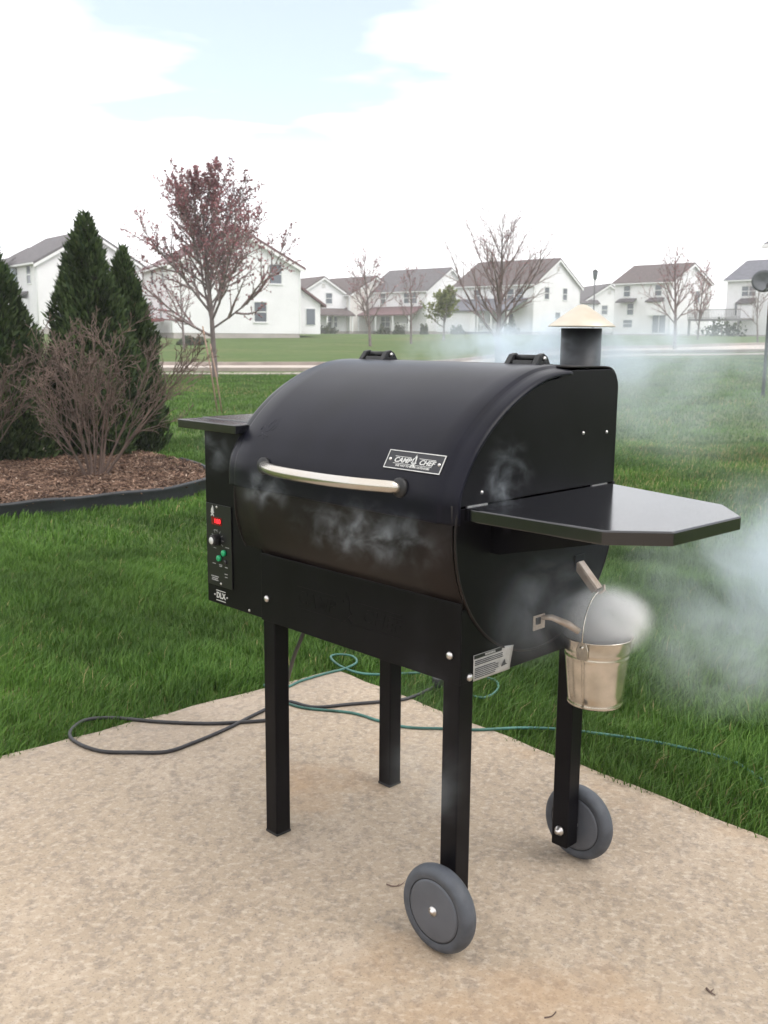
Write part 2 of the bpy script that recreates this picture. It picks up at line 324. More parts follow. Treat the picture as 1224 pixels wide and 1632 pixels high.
# road, sidewalks and kerbs as strips over the terrain
def strip(name, pts, wid, dz, mat, thick=0.06):
    mb = MB(); n = len(pts); L_, R_ = [], []
    for i in range(n):
        a = Vector(pts[max(i - 1, 0)]); b = Vector(pts[min(i + 1, n - 1)]); t = (b - a).normalized(); nn = Vector((-t.y, t.x)); p = Vector(pts[i])
        for S_, sg in ((L_, 1), (R_, -1)):
            q = p + nn * wid / 2 * sg; S_.append((q.x, q.y, gz(q.x, q.y) + dz))
    rows = [[(p[0], p[1], p[2] - thick) for p in L_], L_, R_, [(p[0], p[1], p[2] - thick) for p in R_]]
    mb.grid(rows, False); return tag(mb.build(name, mat), kind='structure')
def curve_pts(ctrl, n):
    P = [Vector(p) for p in ctrl]; P = [P[0] * 2 - P[1]] + P + [P[-1] * 2 - P[-2]]; o = []
    m = len(P) - 3
    for k in range(n + 1):
        s_ = k / n * m; i = min(int(s_), m - 1); t = s_ - i; a, b, c, d = P[i:i + 4]
        o.append(0.5 * ((2 * b) + (c - a) * t + (2 * a - 5 * b + 4 * c - d) * t * t + (3 * b - a - 3 * c + d) * t ** 3))
    return o
road_c = curve_pts([(-70, 36), (-30, 35.0), (-8, 35.0), (6, 40), (15, 46), (24, 55), (40, 64), (75, 74)], 90)
strip('road', road_c, 5.6, 0.02, M['road'])
def offset(c, o):
    r_ = []
    for i, p in enumerate(c):
        t = (c[min(i + 1, len(c) - 1)] - c[max(i - 1, 0)]).normalized(); r_.append(p + Vector((-t.y, t.x)) * o)
    return r_
strip('kerb', offset(road_c, 2.95), 0.3, 0.14, M['kerb'], 0.2)
strip('kerb', offset(road_c, -2.95), 0.3, 0.12, M['kerb'], 0.2)
strip('sidewalk', offset(road_c, -5.4), 1.2, 0.03, M['road'])

# ------------------------------------------------------------------ planting bed
bed_px = [(-140, 838), (0, 821), (80, 813), (160, 805), (250, 795), (312, 783), (334, 769), (318, 752), (280, 742), (231, 731), (160, 727), (100, 729), (30, 735), (-60, 742), (-160, 752)]
bed = [Vector(gp(*p)[:2]) for p in bed_px]
bed_s = curve_pts(bed, 84)
def in_poly(x, y, P):
    x = np.asarray(x, float); y = np.asarray(y, float); r_ = np.zeros(x.shape, bool); n = len(P); j = n - 1
    for i in range(n):
        xi, yi, xj, yj = P[i][0], P[i][1], P[j][0], P[j][1]
        c = ((yi > y) != (yj > y)) & (x < (xj - xi) * (y - yi) / ((yj - yi) + 1e-12) + xi); r_ ^= c; j = i
    return r_
bc = sum(bed, Vector((0, 0))) / len(bed)
mb = MB(); rows = []
for k, zz in ((1.0, -0.05), (0.97, 0.0), (0.8, 0.035), (0.5, 0.05), (0.02, 0.055)):
    rows.append([((bc + (p - bc) * k).x, (bc + (p - bc) * k).y, zz) for p in bed_s + [bed_s[0]]])
mb.grid(rows); tag(mb.build('mulch_bed', M['soil']), kind='structure')
# wood chips
bx = np.array([p.x for p in bed_s]); by = np.array([p.y for p in bed_s])
px = nrg.uniform(bx.min(), bx.max(), 60000); py = nrg.uniform(by.min(), by.max(), 60000)
k = in_poly(px, py, [tuple(p) for p in bed_s]); px, py = px[k][:16000], py[k][:16000]
n = len(px); ln = nrg.uniform(0.02, 0.06, n); wd = nrg.uniform(0.005, 0.014, n); az = nrg.uniform(0, 6.283, n); tl = nrg.normal(0, 0.35, n); rl = nrg.normal(0, 0.5, n)
dr = np.hypot(px - bc.x, py - bc.y); pz = 0.045 + nrg.uniform(0, 0.025, n) - 0.03 * sst(1.2, 2.6, dr)
tx = np.stack([np.cos(az) * np.cos(tl), np.sin(az) * np.cos(tl), np.sin(tl)], 1); nx = np.stack([-np.sin(az) * np.cos(rl), np.cos(az) * np.cos(rl), np.sin(rl)], 1)
up = np.cross(tx, nx); c = np.stack([px, py, pz], 1); V = []
for sx, sy, sz in ((-1, -1, 0), (1, -0.6, 0), (1, 0.6, 0), (-1, 1, 0), (-1, -1, 1), (1, -0.6, 1), (1, 0.6, 1), (-1, 1, 1)):
    V.append(c + tx * (ln / 2 * sx)[:, None] + nx * (wd / 2 * sy)[:, None] + up * (0.004 * sz))
V = np.stack(V, 1).reshape(-1, 3)
Tq = np.array([(4, 5, 6), (4, 6, 7), (0, 1, 5), (0, 5, 4), (1, 2, 6), (1, 6, 5), (2, 3, 7), (2, 7, 6), (3, 0, 4), (3, 4, 7)])
T = (np.arange(n)[:, None, None] * 8 + Tq[None]).reshape(-1, 3)
tag(npmesh('wood_chips', V, T, M['mulch'], attr=np.repeat(nrg.random(n) ** 1.3, 8)), 'brown shredded wood mulch covering the planting bed', 'mulch', kind='stuff')
# plastic edging, front run round the tip
ed = [p for p in bed_s[:48]]
mb = MB(); rows = [[] for _ in range(6)]
for i, p in enumerate(ed):
    a = ed[max(i - 1, 0)]; b = ed[min(i + 1, len(ed) - 1)]; t = (b - a).normalized(); nn = Vector((t.y, -t.x))
    w_ = 0.004 * math.sin(i * 0.7)
    for r_, (o_, z_) in zip(rows, ((0.0, -0.05), (0.006, 0.05 + w_), (0.018, 0.062 + w_), (0.012, 0.075 + w_), (-0.010, 0.075 + w_), (-0.014, -0.05))):
        q = p + nn * o_; r_.append((q.x, q.y, z_))
mb.grid(rows); tag(mb.build('garden_edging', M['edging']), 'black plastic landscape edging curving round the mulch bed', 'edging')
mb = MB(); mb.prism([tuple(gp(u, v)[:2]) for u, v in ((10, 727), (24, 698), (62, 691), (122, 713), (150, 727))], -0.06, 0.03)
tag(mb.build('concrete_pad', M['slab'], bevel=0.01), kind='structure')
pad_poly = [tuple(gp(u, v)[:2]) for u, v in ((10, 727), (24, 698), (62, 691), (122, 713), (150, 727))]
bed_poly = [tuple(p) for p in bed_s]

# ------------------------------------------------------------------ grass blades
def wob(x, y, s):
    return (np.sin(x * s * 1.7 + 1.3 * np.sin(y * s * 1.1)) + np.sin(y * s * 2.1 + 1.7 * np.sin(x * s * 0.9 + 2)) + np.sin((x + y) * s * 3.3 + 0.7)) / 3
def grass(n, d0, d1, h0, w0, segs, half=0.52, p=0.5):
    D = (d0 ** 2 + (d1 ** 2 - d0 ** 2) * nrg.random(n)) ** 0.5
    y = D; x = nrg.uniform(-half, half, n) * D
    cl = nrg.normal(0, 0.02, (2, n)); x = x + cl[0]; y = y + cl[1]
    ok = ~in_patio(x, y, -0.02) & ~in_poly(x, y, bed_poly) & ~in_poly(x, y, pad_poly)
    x, y = x[ok], y[ok]; n = len(x); z = ground_z(x, y)
    hm = 1 + 0.35 * wob(x, y, 3.0) + 0.25 * wob(x, y, 9.0)
    hm = hm * (1 + 0.4 * sst(0.0, 0.9, x) * (1 - sst(4, 7, y)))
    h = h0 * hm * nrg.uniform(0.55, 1.25, n); w = w0 * nrg.uniform(0.7, 1.3, n)
    az = nrg.uniform(0, 6.283, n); lean = nrg.uniform(0.15, 0.9, n)
    wx, wy = 0.35 + 0.5 * wob(x, y, 2.2), 0.2 * wob(y, x, 2.7)
    lx = np.cos(az) * lean + wx * 0.5; ly = np.sin(az) * lean + wy * 0.5
    sx, sy = -np.sin(az + 0.5), np.cos(az + 0.5)
    B = np.stack([x, y, z], 1); S_ = np.stack([sx * w, sy * w, 0 * w], 1) / 2
    T_ = B + np.stack([lx * h * 0.75, ly * h * 0.75, h * 0.8], 1)
    rnd = np.clip(nrg.random(n) * 0.85 + 0.12 * wob(x, y, 1.3) + (nrg.random(n) > 0.992 - 0.30 * np.clip(wob(x, y, 0.45) + 0.15, 0, 1) * sst(5.5, 9, y) - 0.035 * np.clip(wob(x, y, 1.9), 0, 1)) * 0.7, 0, 1)
    if segs == 2:
        Mi = B + np.stack([lx * h * 0.25, ly * h * 0.25, h * 0.55], 1)
        V = np.stack([B - S_, B + S_, Mi - S_ * 0.8, Mi + S_ * 0.8, T_], 1).reshape(-1, 3)
        q = np.array([(0, 1, 3), (0, 3, 2), (2, 3, 4)]); m = 5
    else:
        V = np.stack([B - S_, B + S_, T_], 1).reshape(-1, 3); q = np.array([(0, 1, 2)]); m = 3
    return V, (np.arange(n)[:, None, None] * m + q[None]).reshape(-1, 3), np.repeat(rnd, m)
parts = [grass(230000, 1.9, 5.2, 0.056, 0.0032, 2), grass(170000, 5.0, 11, 0.052, 0.0065, 2, 0.46), grass(200000, 10.5, 31, 0.06, 0.016, 1, 0.45)]
Vs, Ts, Rs, o_ = [], [], [], 0
for V, T, R_ in parts: Vs.append(V); Ts.append(T + o_); Rs.append(R_); o_ += len(V)
tag(npmesh('grass', np.concatenate(Vs), np.concatenate(Ts), M['grass'], attr=np.concatenate(Rs)), 'green spring lawn grass round the patio', 'grass', kind='stuff')

# ------------------------------------------------------------------ woody plants
def skeleton(R, base, d0, length, r0, levels, kids, spread, ratio, up, seg=5, jit=0.12, start=0.3, twist=2.4):
    """list of (level, points, radii): a limb, then limbs from it, and so on"""
    outp = []
    def limb(p, d, L_, r_, lv, ph):
        pts = [Vector(p)]; rad = [r_]; d = Vector(d).normalized()
        for i in range(seg):
            d = (d + Vector((R.gauss(0, jit), R.gauss(0, jit), R.gauss(0, jit) + up[lv])) * (0.35 if lv == 0 else 1)).normalized()
            pts.append(pts[-1] + d * L_ / seg); rad.append(max(r_ * (1 - 0.8 * (i + 1) / seg), 0.0025))
        outp.append((lv, pts, rad))
        if lv + 1 < levels:
            for k in range(kids[lv]):
                f = start if lv == 0 else 0.15; t = f + (1 - f) * (k + R.random() * 0.9) / kids[lv]
                t = min(t, 0.98); s_ = t * seg; i = min(int(s_), seg - 1); q = pts[i].lerp(pts[i + 1], s_ - i)
                ax = (pts[i + 1] - pts[i]).normalized(); a = ax.orthogonal().normalized(); ph += twist + R.uniform(-0.5, 0.5)
                side = Matrix.Rotation(ph, 3, ax) @ a; an = spread[lv] * R.uniform(0.7, 1.25)
                dd = ax * math.cos(an) + side * math.sin(an)
                sh = (1 - 0.62 * (t - f) / (1 - f)) if lv == 0 else (1 - 0.4 * t)
                limb(q, dd, L_ * ratio[lv] * sh * R.uniform(0.75, 1.2), max(rad[i] * 0.55, 0.003), lv + 1, R.uniform(0, 6))
    limb(base, d0, length, r0, 0, 0.0); return outp
def limbs(sk, lv0, lv1, thick=1.0):
    mb = MB()
    for lv, pts, rad in sk:
        if lv0 <= lv <= lv1: mb.tube(pts, [r_ * thick for r_ in rad], 7 if lv == 0 else (4 if lv == 1 else 3), caps=False)
    return mb
def buds(sk, lv0, per, size, mat, name, parent, R):
    P = []
    for lv, pts, rad in sk:
        if lv >= lv0:
            for _ in range(per):
                s_ = R.random() ** 0.8 * (len(pts) - 1.001); i = int(s_); P.append(tuple(pts[i].lerp(pts[i + 1], s_ - i)))
    P = np.array(P) + nrg.normal(0, size * 0.4, (len(P), 3)); n = len(P)
    s_ = size * nrg.uniform(0.5, 1.4, n); dirs = nrg.normal(0, 1, (n, 3)); dirs /= np.linalg.norm(dirs, axis=1)[:, None]
    d2 = np.cross(dirs, nrg.normal(0, 1, (n, 3))); d2 /= np.linalg.norm(d2, axis=1)[:, None]; d3 = np.cross(dirs, d2)
    V = np.stack([P + dirs * s_[:, None], P - dirs * s_[:, None] * 0.6, P + d2 * s_[:, None] * 0.5, P + d3 * s_[:, None] * 0.45, P - d2 * s_[:, None] * 0.5], 1).reshape(-1, 3)
    q = np.array([(0, 2, 3), (0, 3, 4), (1, 3, 2), (1, 4, 3)])
    T = (np.arange(n)[:, None, None] * 5 + q[None]).reshape(-1, 3)
    return tag(npmesh(name, V, T, mat, parent, attr=np.repeat(nrg.random(n), 5)), kind='stuff')
def tree(name, label, u, D, height, r0, seed, kids, spread, ratio, up, budm=None, per=2, size=0.04, start=0.28, group=None, levels=4, seg=5, lean=(0, 0), jit=0.10, bark='bark', twig='twig', thick=1.0):
    x = at(u, 540, D)[0]; R = random.Random(seed); t = empty(name, (x, D, gz(x, D)))
    sk = skeleton(R, (0, 0, -0.05), (lean[0], lean[1], 1), height, r0, levels, kids, spread, ratio, up, seg, jit, start)
    limbs(sk, 0, 0).build('trunk', M[bark], t); limbs(sk, 1, 1).build('limbs', M[bark], t); limbs(sk, 2, 9, thick).build('crown', M[twig], t)
    if budm: buds(sk, 2, per, size, M[budm], 'buds', t, R)
    return tag(t, label, 'tree', group)
UP4 = (0.05, 0.10, 0.06, 0.04)
tree('maple_tree', 'young maple full of red spring buds beside the street', 342, 27.5, 4.75, 0.085, 6, (28, 12, 7), (0.86, 0.62, 0.62), (0.64, 0.44, 0.42), (0.0, 0.13, 0.06, 0.03), 'redbud', 4, 0.045, start=0.24, lean=(-0.05, 0), thick=2.2)
tree('bare_tree', 'bare tree with a straight trunk and upswept limbs before the garage house', 795, 29.5, 3.75, 0.10, 9, (18, 10, 7), (0.68, 0.5, 0.55), (0.70, 0.45, 0.42), (0.0, 0.10, 0.05, 0.03), 'redbud', 1, 0.025, start=0.26, thick=1.25)
tree('bare_tree', 'small bare tree before the porch of the middle house', 590, 62, 5.0, 0.10, 12, (15, 7, 5), (0.75, 0.6, 0.6), (0.52, 0.42, 0.4), UP4, 'redbud', 2, 0.05, start=0.2, thick=2.0)
tree('bare_tree', 'thin bare sapling standing by the middle house porch', 655, 66, 4.6, 0.08, 15, (12, 7, 4), (0.7, 0.6, 0.6), (0.5, 0.42, 0.4), UP4, 'redbud', 1, 0.05, start=0.25, thick=2.0)
tree('leafing_tree', 'small round tree just coming into pale green leaf', 707, 70, 3.1, 0.09, 21, (16, 9, 6), (0.9, 0.7, 0.6), (0.62, 0.45, 0.42), UP4, 'greenbud', 3, 0.10, start=0.3)
tree('bare_tree', 'bare tree on the lawn before the walkout house', 1076, 46, 4.2, 0.09, 27, (16, 7, 5), (0.72, 0.6, 0.6), (0.5, 0.42, 0.4), UP4, 'redbud', 1, 0.035, start=0.25, thick=1.5)
tree('bare_tree', 'slender bare tree next to the walkout house', 1112, 70, 4.6, 0.08, 31, (15, 7, 4), (0.6, 0.5, 0.5), (0.45, 0.42, 0.4), UP4, 'redbud', 2, 0.05, start=0.2, thick=2.0)
tree('bare_tree', 'bare young tree before the house with the grey deck', 1208, 60, 3.6, 0.06, 36, (12, 6, 4), (0.7, 0.6, 0.6), (0.5, 0.42, 0.4), UP4, None, start=0.3, thick=2.0)
tree('bare_tree', 'small bare tree in a mulch ring by the big gable house', 293, 56, 4.4, 0.08, 44, (12, 6, 4), (0.7, 0.6, 0.6), (0.5, 0.42, 0.4), UP4, 'redbud', 2, 0.05, start=0.25, thick=1.8)
# stakes with the guy wires of a sapling long gone
for (u0, v0, u1, v1, lb_) in ((323, 520, 347, 658, 'longer pale wooden stake leaning in the lawn behind the hopper'), (335, 548, 354, 658, 'shorter pale wooden stake leaning in the lawn behind the hopper')):
    b = gp(u1, v1, -0.03); D = b[1]; tp = at(u0, v0, D - 0.15)
    s_ = empty('garden_stake', b); mb = MB(); q = Vector(tp) - Vector(b); mb.tube([(0, 0, -0.02), q * 0.5 + Vector((0.008, 0, 0)), q], [0.012, 0.011, 0.010], 6); mb.build('shaft', M['stake'], s_)
    mb = MB(); mb.tube([q * 0.9, q * 0.93], 0.014, 6); mb.build('collar', M['stake'], s_)
    tag(s_, lb_, 'stake', 'pair of stakes leaning in the lawn')
# arborvitae
def arborvitae(u, D, h, rmax, seed, label, n=15000):
    r_ = np.random.default_rng(seed); x0 = at(u, 700, D)[0]; t = empty('arborvitae', (x0, D, 0.0))
    def prof(s): return rmax * np.clip(np.minimum(1.0, 0.62 + 1.8 * s) * (1 - s) ** 0.72 * 1.12, 0.015, 9)
    s = 1 - r_.random(n) ** 0.62; s = np.clip(s, 0.005, 1); az = r_.uniform(0, 6.283, n)
    lump = 1 + 0.16 * np.sin(az * 3 + s * 9 + seed) + 0.12 * np.sin(az * 5 - s * 17 + 2 * seed) + 0.08 * np.sin(az * 9 + s * 31)
    rad = prof(s) * lump * (0.62 + 0.42 * r_.random(n) ** 0.5)
    P = np.stack([np.cos(az) * rad, np.sin(az) * rad, s * h], 1)
    o = np.stack([np.cos(az), np.sin(az), 0 * az], 1); tg = np.stack([-np.sin(az), np.cos(az), 0 * az], 1)
    d = o * r_.uniform(0.15, 0.9, n)[:, None] + tg * r_.normal(0, 0.35, n)[:, None] + np.array([0, 0, 1]) * r_.uniform(0.5, 1.2, n)[:, None]
    d /= np.linalg.norm(d, axis=1)[:, None]; L_ = r_.uniform(0.035, 0.085, n)[:, None]
    sd_ = np.cross(d, r_.normal(0, 1, (n, 3))); sd_ /= np.linalg.norm(sd_, axis=1)[:, None]; W_ = r_.uniform(0.008, 0.017, n)[:, None]
    V = np.stack([P - d * L_ * 0.3, P + sd_ * W_ + d * L_ * 0.3, P + d * L_, P - sd_ * W_ + d * L_ * 0.2], 1).reshape(-1, 3)
    T = (np.arange(n)[:, None, None] * 4 + np.array([(0, 1, 2), (0, 2, 3)])[None]).reshape(-1, 3)
    rn = np.clip(r_.random(n) * 0.9 + (r_.random(n) > 0.985) * 0.3, 0, 1)
    npmesh('foliage', V, T, M['arbor'], t, attr=np.repeat(rn, 4))
    mb = MB(); mb.lathe([(max(float(prof(np.array(s_))) * 0.62, 0.004), s_ * h) for s_ in np.linspace(0.03, 0.95, 12)], 10); mb.build('inner_branches', M['arborcore'], t)
    mb = MB(); mb.tube([(0, 0, -0.05), (0.01, 0, 0.2), (0, 0, h * 0.5)], [0.05, 0.04, 0.02], 8); mb.build('trunk', M['bark'], t)
    return tag(t, label, 'evergreen tree')
arborvitae(150, 9.0, 2.16, 0.47, 3, 'tall pointed dark green arborvitae behind the bare shrub', 17000)
arborvitae(206, 9.6, 1.92, 0.37, 8, 'shorter arborvitae with a thin spire beside the tall one', 13000)
arborvitae(-8, 8.5, 1.95, 0.52, 14, 'arborvitae behind the tangled bare shrub next to the concrete pad', 16000)
# bare shrubs: many stems from one crown
def bare_shrub(u, v, h, nst, wide, seed, label):
    b = gp(u, v, 0.02); R = random.Random(seed); t = empty('bare_shrub', b); st, tw = MB(), MB()
    for i in range(nst):
        a = 6.283 * i / nst * 2.4 + R.uniform(-0.4, 0.4); sp = R.uniform(0.15, wide)
        sk = skeleton(R, (0.05 * math.cos(a), 0.05 * math.sin(a), -0.02), (math.cos(a) * sp, math.sin(a) * sp, 1), h * R.uniform(0.7, 1.1), R.uniform(0.006, 0.012), 4, (8, 5, 3), (0.5, 0.55, 0.6), (0.52, 0.5, 0.5), (0.02, 0.05, 0.04, 0.02), 5, 0.12, 0.22)
        for lv, pts, rad in sk: (st if lv == 0 else tw).tube(pts, [max(r_, 0.0017) for r_ in rad], 6 if lv == 0 else 3, caps=False)
    st.build('stems', M['shrubtwig'], t); tw.build('twigs', M['shrubtwig'], t); return tag(t, label, 'shrub')
bare_shrub(150, 766, 1.16, 13, 0.95, 5, 'leafless brown shrub of many spreading stems in the mulch')
bare_shrub(-45, 752, 1.15, 9, 0.75, 23, 'leafless tangled shrub in front of the arborvitae by the pad')
# foundation bushes
def bush(u, D, r_, hgt, seed, label, matn='hedge', dz=0.0, n=500):
    g_ = np.random.default_rng(seed); x = at(u, 530, D)[0]; t = empty('foundation_bush', (x, D, gz(x, D) + dz))
    d = g_.normal(0, 1, (n, 3)); d /= np.linalg.norm(d, axis=1)[:, None]; d[:, 2] = np.abs(d[:, 2])
    P = d * (g_.uniform(0.5, 1.05, n) * (1 + 0.2 * np.sin(d[:, 0] * 7 + seed)))[:, None] * np.array([r_, r_, hgt])
    a = g_.normal(0, 1, (n, 3)); a /= np.linalg.norm(a, axis=1)[:, None]; b = np.cross(a, g_.normal(0, 1, (n, 3))); b /= np.linalg.norm(b, axis=1)[:, None]; L_ = 0.14 * g_.uniform(0.6, 1.4, n)[:, None]
    V = np.stack([P - a * L_, P + b * L_ * 0.6, P + a * L_, P - b * L_ * 0.6], 1).reshape(-1, 3)
    T = (np.arange(n)[:, None, None] * 4 + np.array([(0, 1, 2), (0, 2, 3)])[None]).reshape(-1, 3)
    npmesh('foliage', V, T, M[matn], t, attr=np.repeat(g_.random(n), 4))
    mb = MB(); mb.tube([(0, 0, -0.1), (0, 0, hgt * 0.7)], [0.08, 0.03], 6); mb.build('stem', M['bark'], t)
    return tag(t, label, 'bush', 'clipped bushes along the house fronts')

# ------------------------------------------------------------------ houses
def house(label, u, D, a, w, d, he, hr, wall='white', roof='roof_brown', wins=(), found=0.35, ridge_dz=0.0, cat='house', vent=True):
    """gable front centred at pixel column u, depth D, turned by a degrees (positive: towards +X); local front at y=0, ridge along +y"""
    x = at(u, 530, D)[0]; z0 = gz(x, D) + ridge_dz; t = empty('house', (x, D, z0), math.radians(a)); hw = w / 2
    mb = MB(); mb.prism([(-hw, found), (hw, found), (hw, he), (0, hr), (-hw, he)], 0, d, 'y'); mb.build('wall', M[wall], t)
    mb = MB(); mb.box(-hw + .03, hw - .03, .03, d - .03, -1.6, found + 0.02); mb.build('foundation', M['found'], t)
    ov, th = 0.38, 0.20; sl = (hr - he) / hw
    rf = MB()
    for s in (-1, 1):
        A = (0, hr + 0.02); B = (s * (hw + ov), he - ov * sl + 0.02)
        rf.prism([A, B, (B[0], B[1] + th), (0, hr + th + 0.02)] if s < 0 else [A, (0, hr + th + 0.02), (B[0], B[1] + th), B], -0.30, d + 0.3, 'y')
    r_ = rf.build('roof', M[roof], t)
    for s in (-1, 1):                                                     # rake boards and gutters
        mb = MB(); A = (0, hr + 0.01); B = (s * (hw + ov), he - ov * sl + 0.01)
        mb.prism([A, B, (B[0], B[1] - 0.24), (0, hr - 0.24)], -0.33, -0.29, 'y'); mb.build('rake_board', M['trim'], r_)
        mb = MB(); mb.box(min(B[0], B[0] + s * 0.10), max(B[0], B[0] + s * 0.10), -0.3, d + 0.3, B[1] + 0.02, B[1] + 0.15); mb.build('gutter', M['trim'], r_)
        mb = MB(); mb.box(s * hw - 0.06, s * hw + 0.06, -0.04, 0.06, found, he - 0.05); mb.build('corner_trim', M['trim'], t)
        for yy in (0.06,):
            mb = MB(); q = s * (hw + 0.06); mb.tube([(q, yy + .08, he - 0.1), (q, yy + .08, found)], 0.045, 6); mb.build('downspout', M['trim'], t)
    if vent:
        mb = MB(); mb.box(-0.3, 0.3, -0.03, 0.02, hr - 1.35, hr - 0.75); v = mb.build('gable_vent', M['trim'], t)
        for k in range(3):
            mb = MB(); mb.box(-0.25, 0.25, -0.045, -0.02, hr - 1.30 + 0.18 * k, hr - 1.22 + 0.18 * k); mb.build('slat', M['found'], v)
    for wd in wins: opening(t, hw, d, *wd)
    mb = MB(); mb.tube([(hw * 0.3, d * 0.6, hr - 0.9), (hw * 0.3, d * 0.6, hr + 0.25)], 0.06, 6); mb.build('vent_pipe', M['found'], r_)
    return tag(t, label, cat)
def face_matrix(face, hw, d):
    if face == 'f': return Matrix.Identity(4)
    if face == 'l': return Matrix.Translation((-hw, 0, 0)) @ Matrix.Rotation(-math.pi / 2, 4, 'Z')
    return Matrix.Translation((hw, 0, 0)) @ Matrix.Rotation(math.pi / 2, 4, 'Z')
def opening(t, hw, d, face, c, z, w, h, kind='window'):
    """c: along the face (front: x; sides: distance from the front corner), z: sill height"""
    Mx = face_matrix(face, hw, d); c = c if face == 'f' else (-c if face == 'l' else c)
    fm = {'window': 'trim', 'bay': 'trim', 'door': 'trim', 'patio': 'trim', 'garage': 'trim', 'slot': 'trim'}[kind]
    mb = MB(); fw = 0.09
    mb.box(c - w / 2 - fw, c + w / 2 + fw, -0.05, 0.02, z + h, z + h + fw, Mx); mb.box(c - w / 2 - fw, c + w / 2 + fw, -0.08, 0.02, z - fw, z, Mx)
    mb.box(c - w / 2 - fw, c - w / 2, -0.05, 0.02, z, z + h, Mx); mb.box(c + w / 2, c + w / 2 + fw, -0.05, 0.02, z, z + h, Mx)
    if kind == 'garage':
        g = mb.build('garage_door', M['trim'], t)
        for k in range(4):
            p = MB(); p.box(c - w / 2, c + w / 2, -0.02 + 0.0, 0.015, z + h * k / 4 + 0.02, z + h * (k + 1) / 4 - 0.02, Mx); p.build('panel', M['garage'], g)
        return
    g = mb.build('window' if kind in ('window', 'bay', 'slot') else 'door', M[fm], t)
    if kind == 'door':
        p = MB(); p.box(c - w / 2, c + w / 2, -0.02, 0.015, z, z + h, Mx); p.build('leaf', M['door'], g); return
    nx_ = 2 if w > 1.3 or kind == 'patio' else 1; nz_ = 1 if kind == 'patio' else 2
    for i in range(nx_):
        for j in range(nz_):
            p = MB(); x0 = c - w / 2 + w * i / nx_; z0 = z + h * j / nz_
            p.box(x0 + 0.03, x0 + w / nx_ - 0.03, -0.015 - 0.012 * j, 0.012, z0 + 0.03, z0 + h / nz_ - 0.03, Mx); p.build('pane', M['pane'], g)
    if nx_ == 2: p = MB(); p.box(c - 0.04, c + 0.04, -0.04, 0.01, z, z + h, Mx); p.build('mullion', M['trim'], g)
    if nz_ == 2: p = MB(); p.box(c - w / 2, c + w / 2, -0.035, 0.01, z + h / 2 - 0.035, z + h / 2 + 0.035, Mx); p.build('meeting_rail', M['trim'], g)
def lean_roof(t, Mx, x0, x1, y0, z0, z1, roof, posts=(), bay=False, wall=None, zb=0.3):
    """small roof against a face: from z1 at the wall to z0 at depth y0 in front of it"""
    mb = MB(); vs = [(x0, 0, z1), (x1, 0, z1), (x1 + .1, -y0, z0), (x0 - .1, -y0, z0)]; vs += [(p[0], p[1], p[2] - 0.16) for p in vs]
    mb.add([Mx @ Vector(p) for p in vs], [(0, 3, 2, 1), (4, 5, 6, 7), (0, 1, 5, 4), (1, 2, 6, 5), (2, 3, 7, 6), (3, 0, 4, 7)])
    r_ = mb.build('porch_roof', M[roof], t)
    for q in posts:
        mb = MB(); mb.box(q - 0.08, q + 0.08, -y0 + 0.1, -y0 + 0.26, zb, z0 - 0.12, Mx); mb.build('post', M['trim'], t)
    if wall:
        mb = MB(); mb.box(x0, x1, -y0 + 0.25, -0.001, zb, z0 - 0.13, Mx); mb.build('bay', M[wall], t)
    return r_
def railing(t, Mx, x0, x1, y, z, h, mat, step=0.3):
    mb = MB(); mb.box(x0, x1, y - .04, y + .04, z + h - .08, z + h, Mx); g = mb.build('railing', M[mat], t)
    mb = MB(); mb.box(x0, x1, y - .03, y + .03, z + .05, z + .12, Mx); mb.build('bottom_rail', M[mat], g)
    k = x0
    while k <= x1 + 0.01:
        mb = MB(); mb.box(k - .035, k + .035, y - .025, y + .025, z + .1, z + h - .08, Mx); mb.build('baluster', M[mat], g); k += step
I4 = Matrix.Identity(4)
W2 = lambda f, c: (f, c, 1.2, 0.95, 1.45)
W5 = lambda f, c: (f, c, 4.0, 0.95, 1.4)
# the big white gable house
h3 = house('big white gable house with red brown roof behind the budding maple', 380, 74, 24, 9.6, 11.5, 5.2, 7.8, 'white', 'roof_red',
           [W5('f', 2.9), W2('f', 1.7), W5('l', 3), W5('l', 7), W2('l', 4), ('l', 8, 0.5, 1.8, 2.1, 'patio')])
mb = MB(); mb.prism([(5.2, 0.35), (6.8, 0.35), (6.8, 2.6), (5.2, 3.7)], 1.0, 5.0, 'y'); mb.build('porch_wing', M['white'], h3)
mb = MB(); mb.prism([(5.2, 3.72), (5.2, 3.9), (7.2, 2.55), (7.2, 2.37)], 0.7, 5.2, 'y'); mb.build('wing_roof', M['roof_red'], h3)
Mw = Matrix.Translation((0, 1.0, 0)); opening(h3, 5.2, 11.5, 'f', 6.05, 0.0, 0.01, 0.01) if False else None
mb = MB(); mb.box(5.6, 6.4, 0.96, 1.02, 1.0, 2.3); w_ = mb.build('window', M['trim'], h3); mb = MB(); mb.box(5.66, 6.34, 0.93, 0.97, 1.06, 2.24); mb.build('pane', M['pane'], w_)
# deck on its left wall
Ml = face_matrix('l', 5.2, 11.5)
mb = MB(); mb.box(-10.8, -1.0, -2.6, -0.02, 1.15, 1.35, Ml); mb.build('deck_floor', M['redrail'], h3); railing(h3, Ml, -10.8, -1.0, -2.55, 1.35, 1.0, 'redrail', 0.35)
for q in (-10.6, -6, -1.2):
    mb = MB(); mb.box(q - .1, q + .1, -2.6, -2.4, -0.6, 1.2, Ml); mb.build('deck_post', M['redrail'], h3)
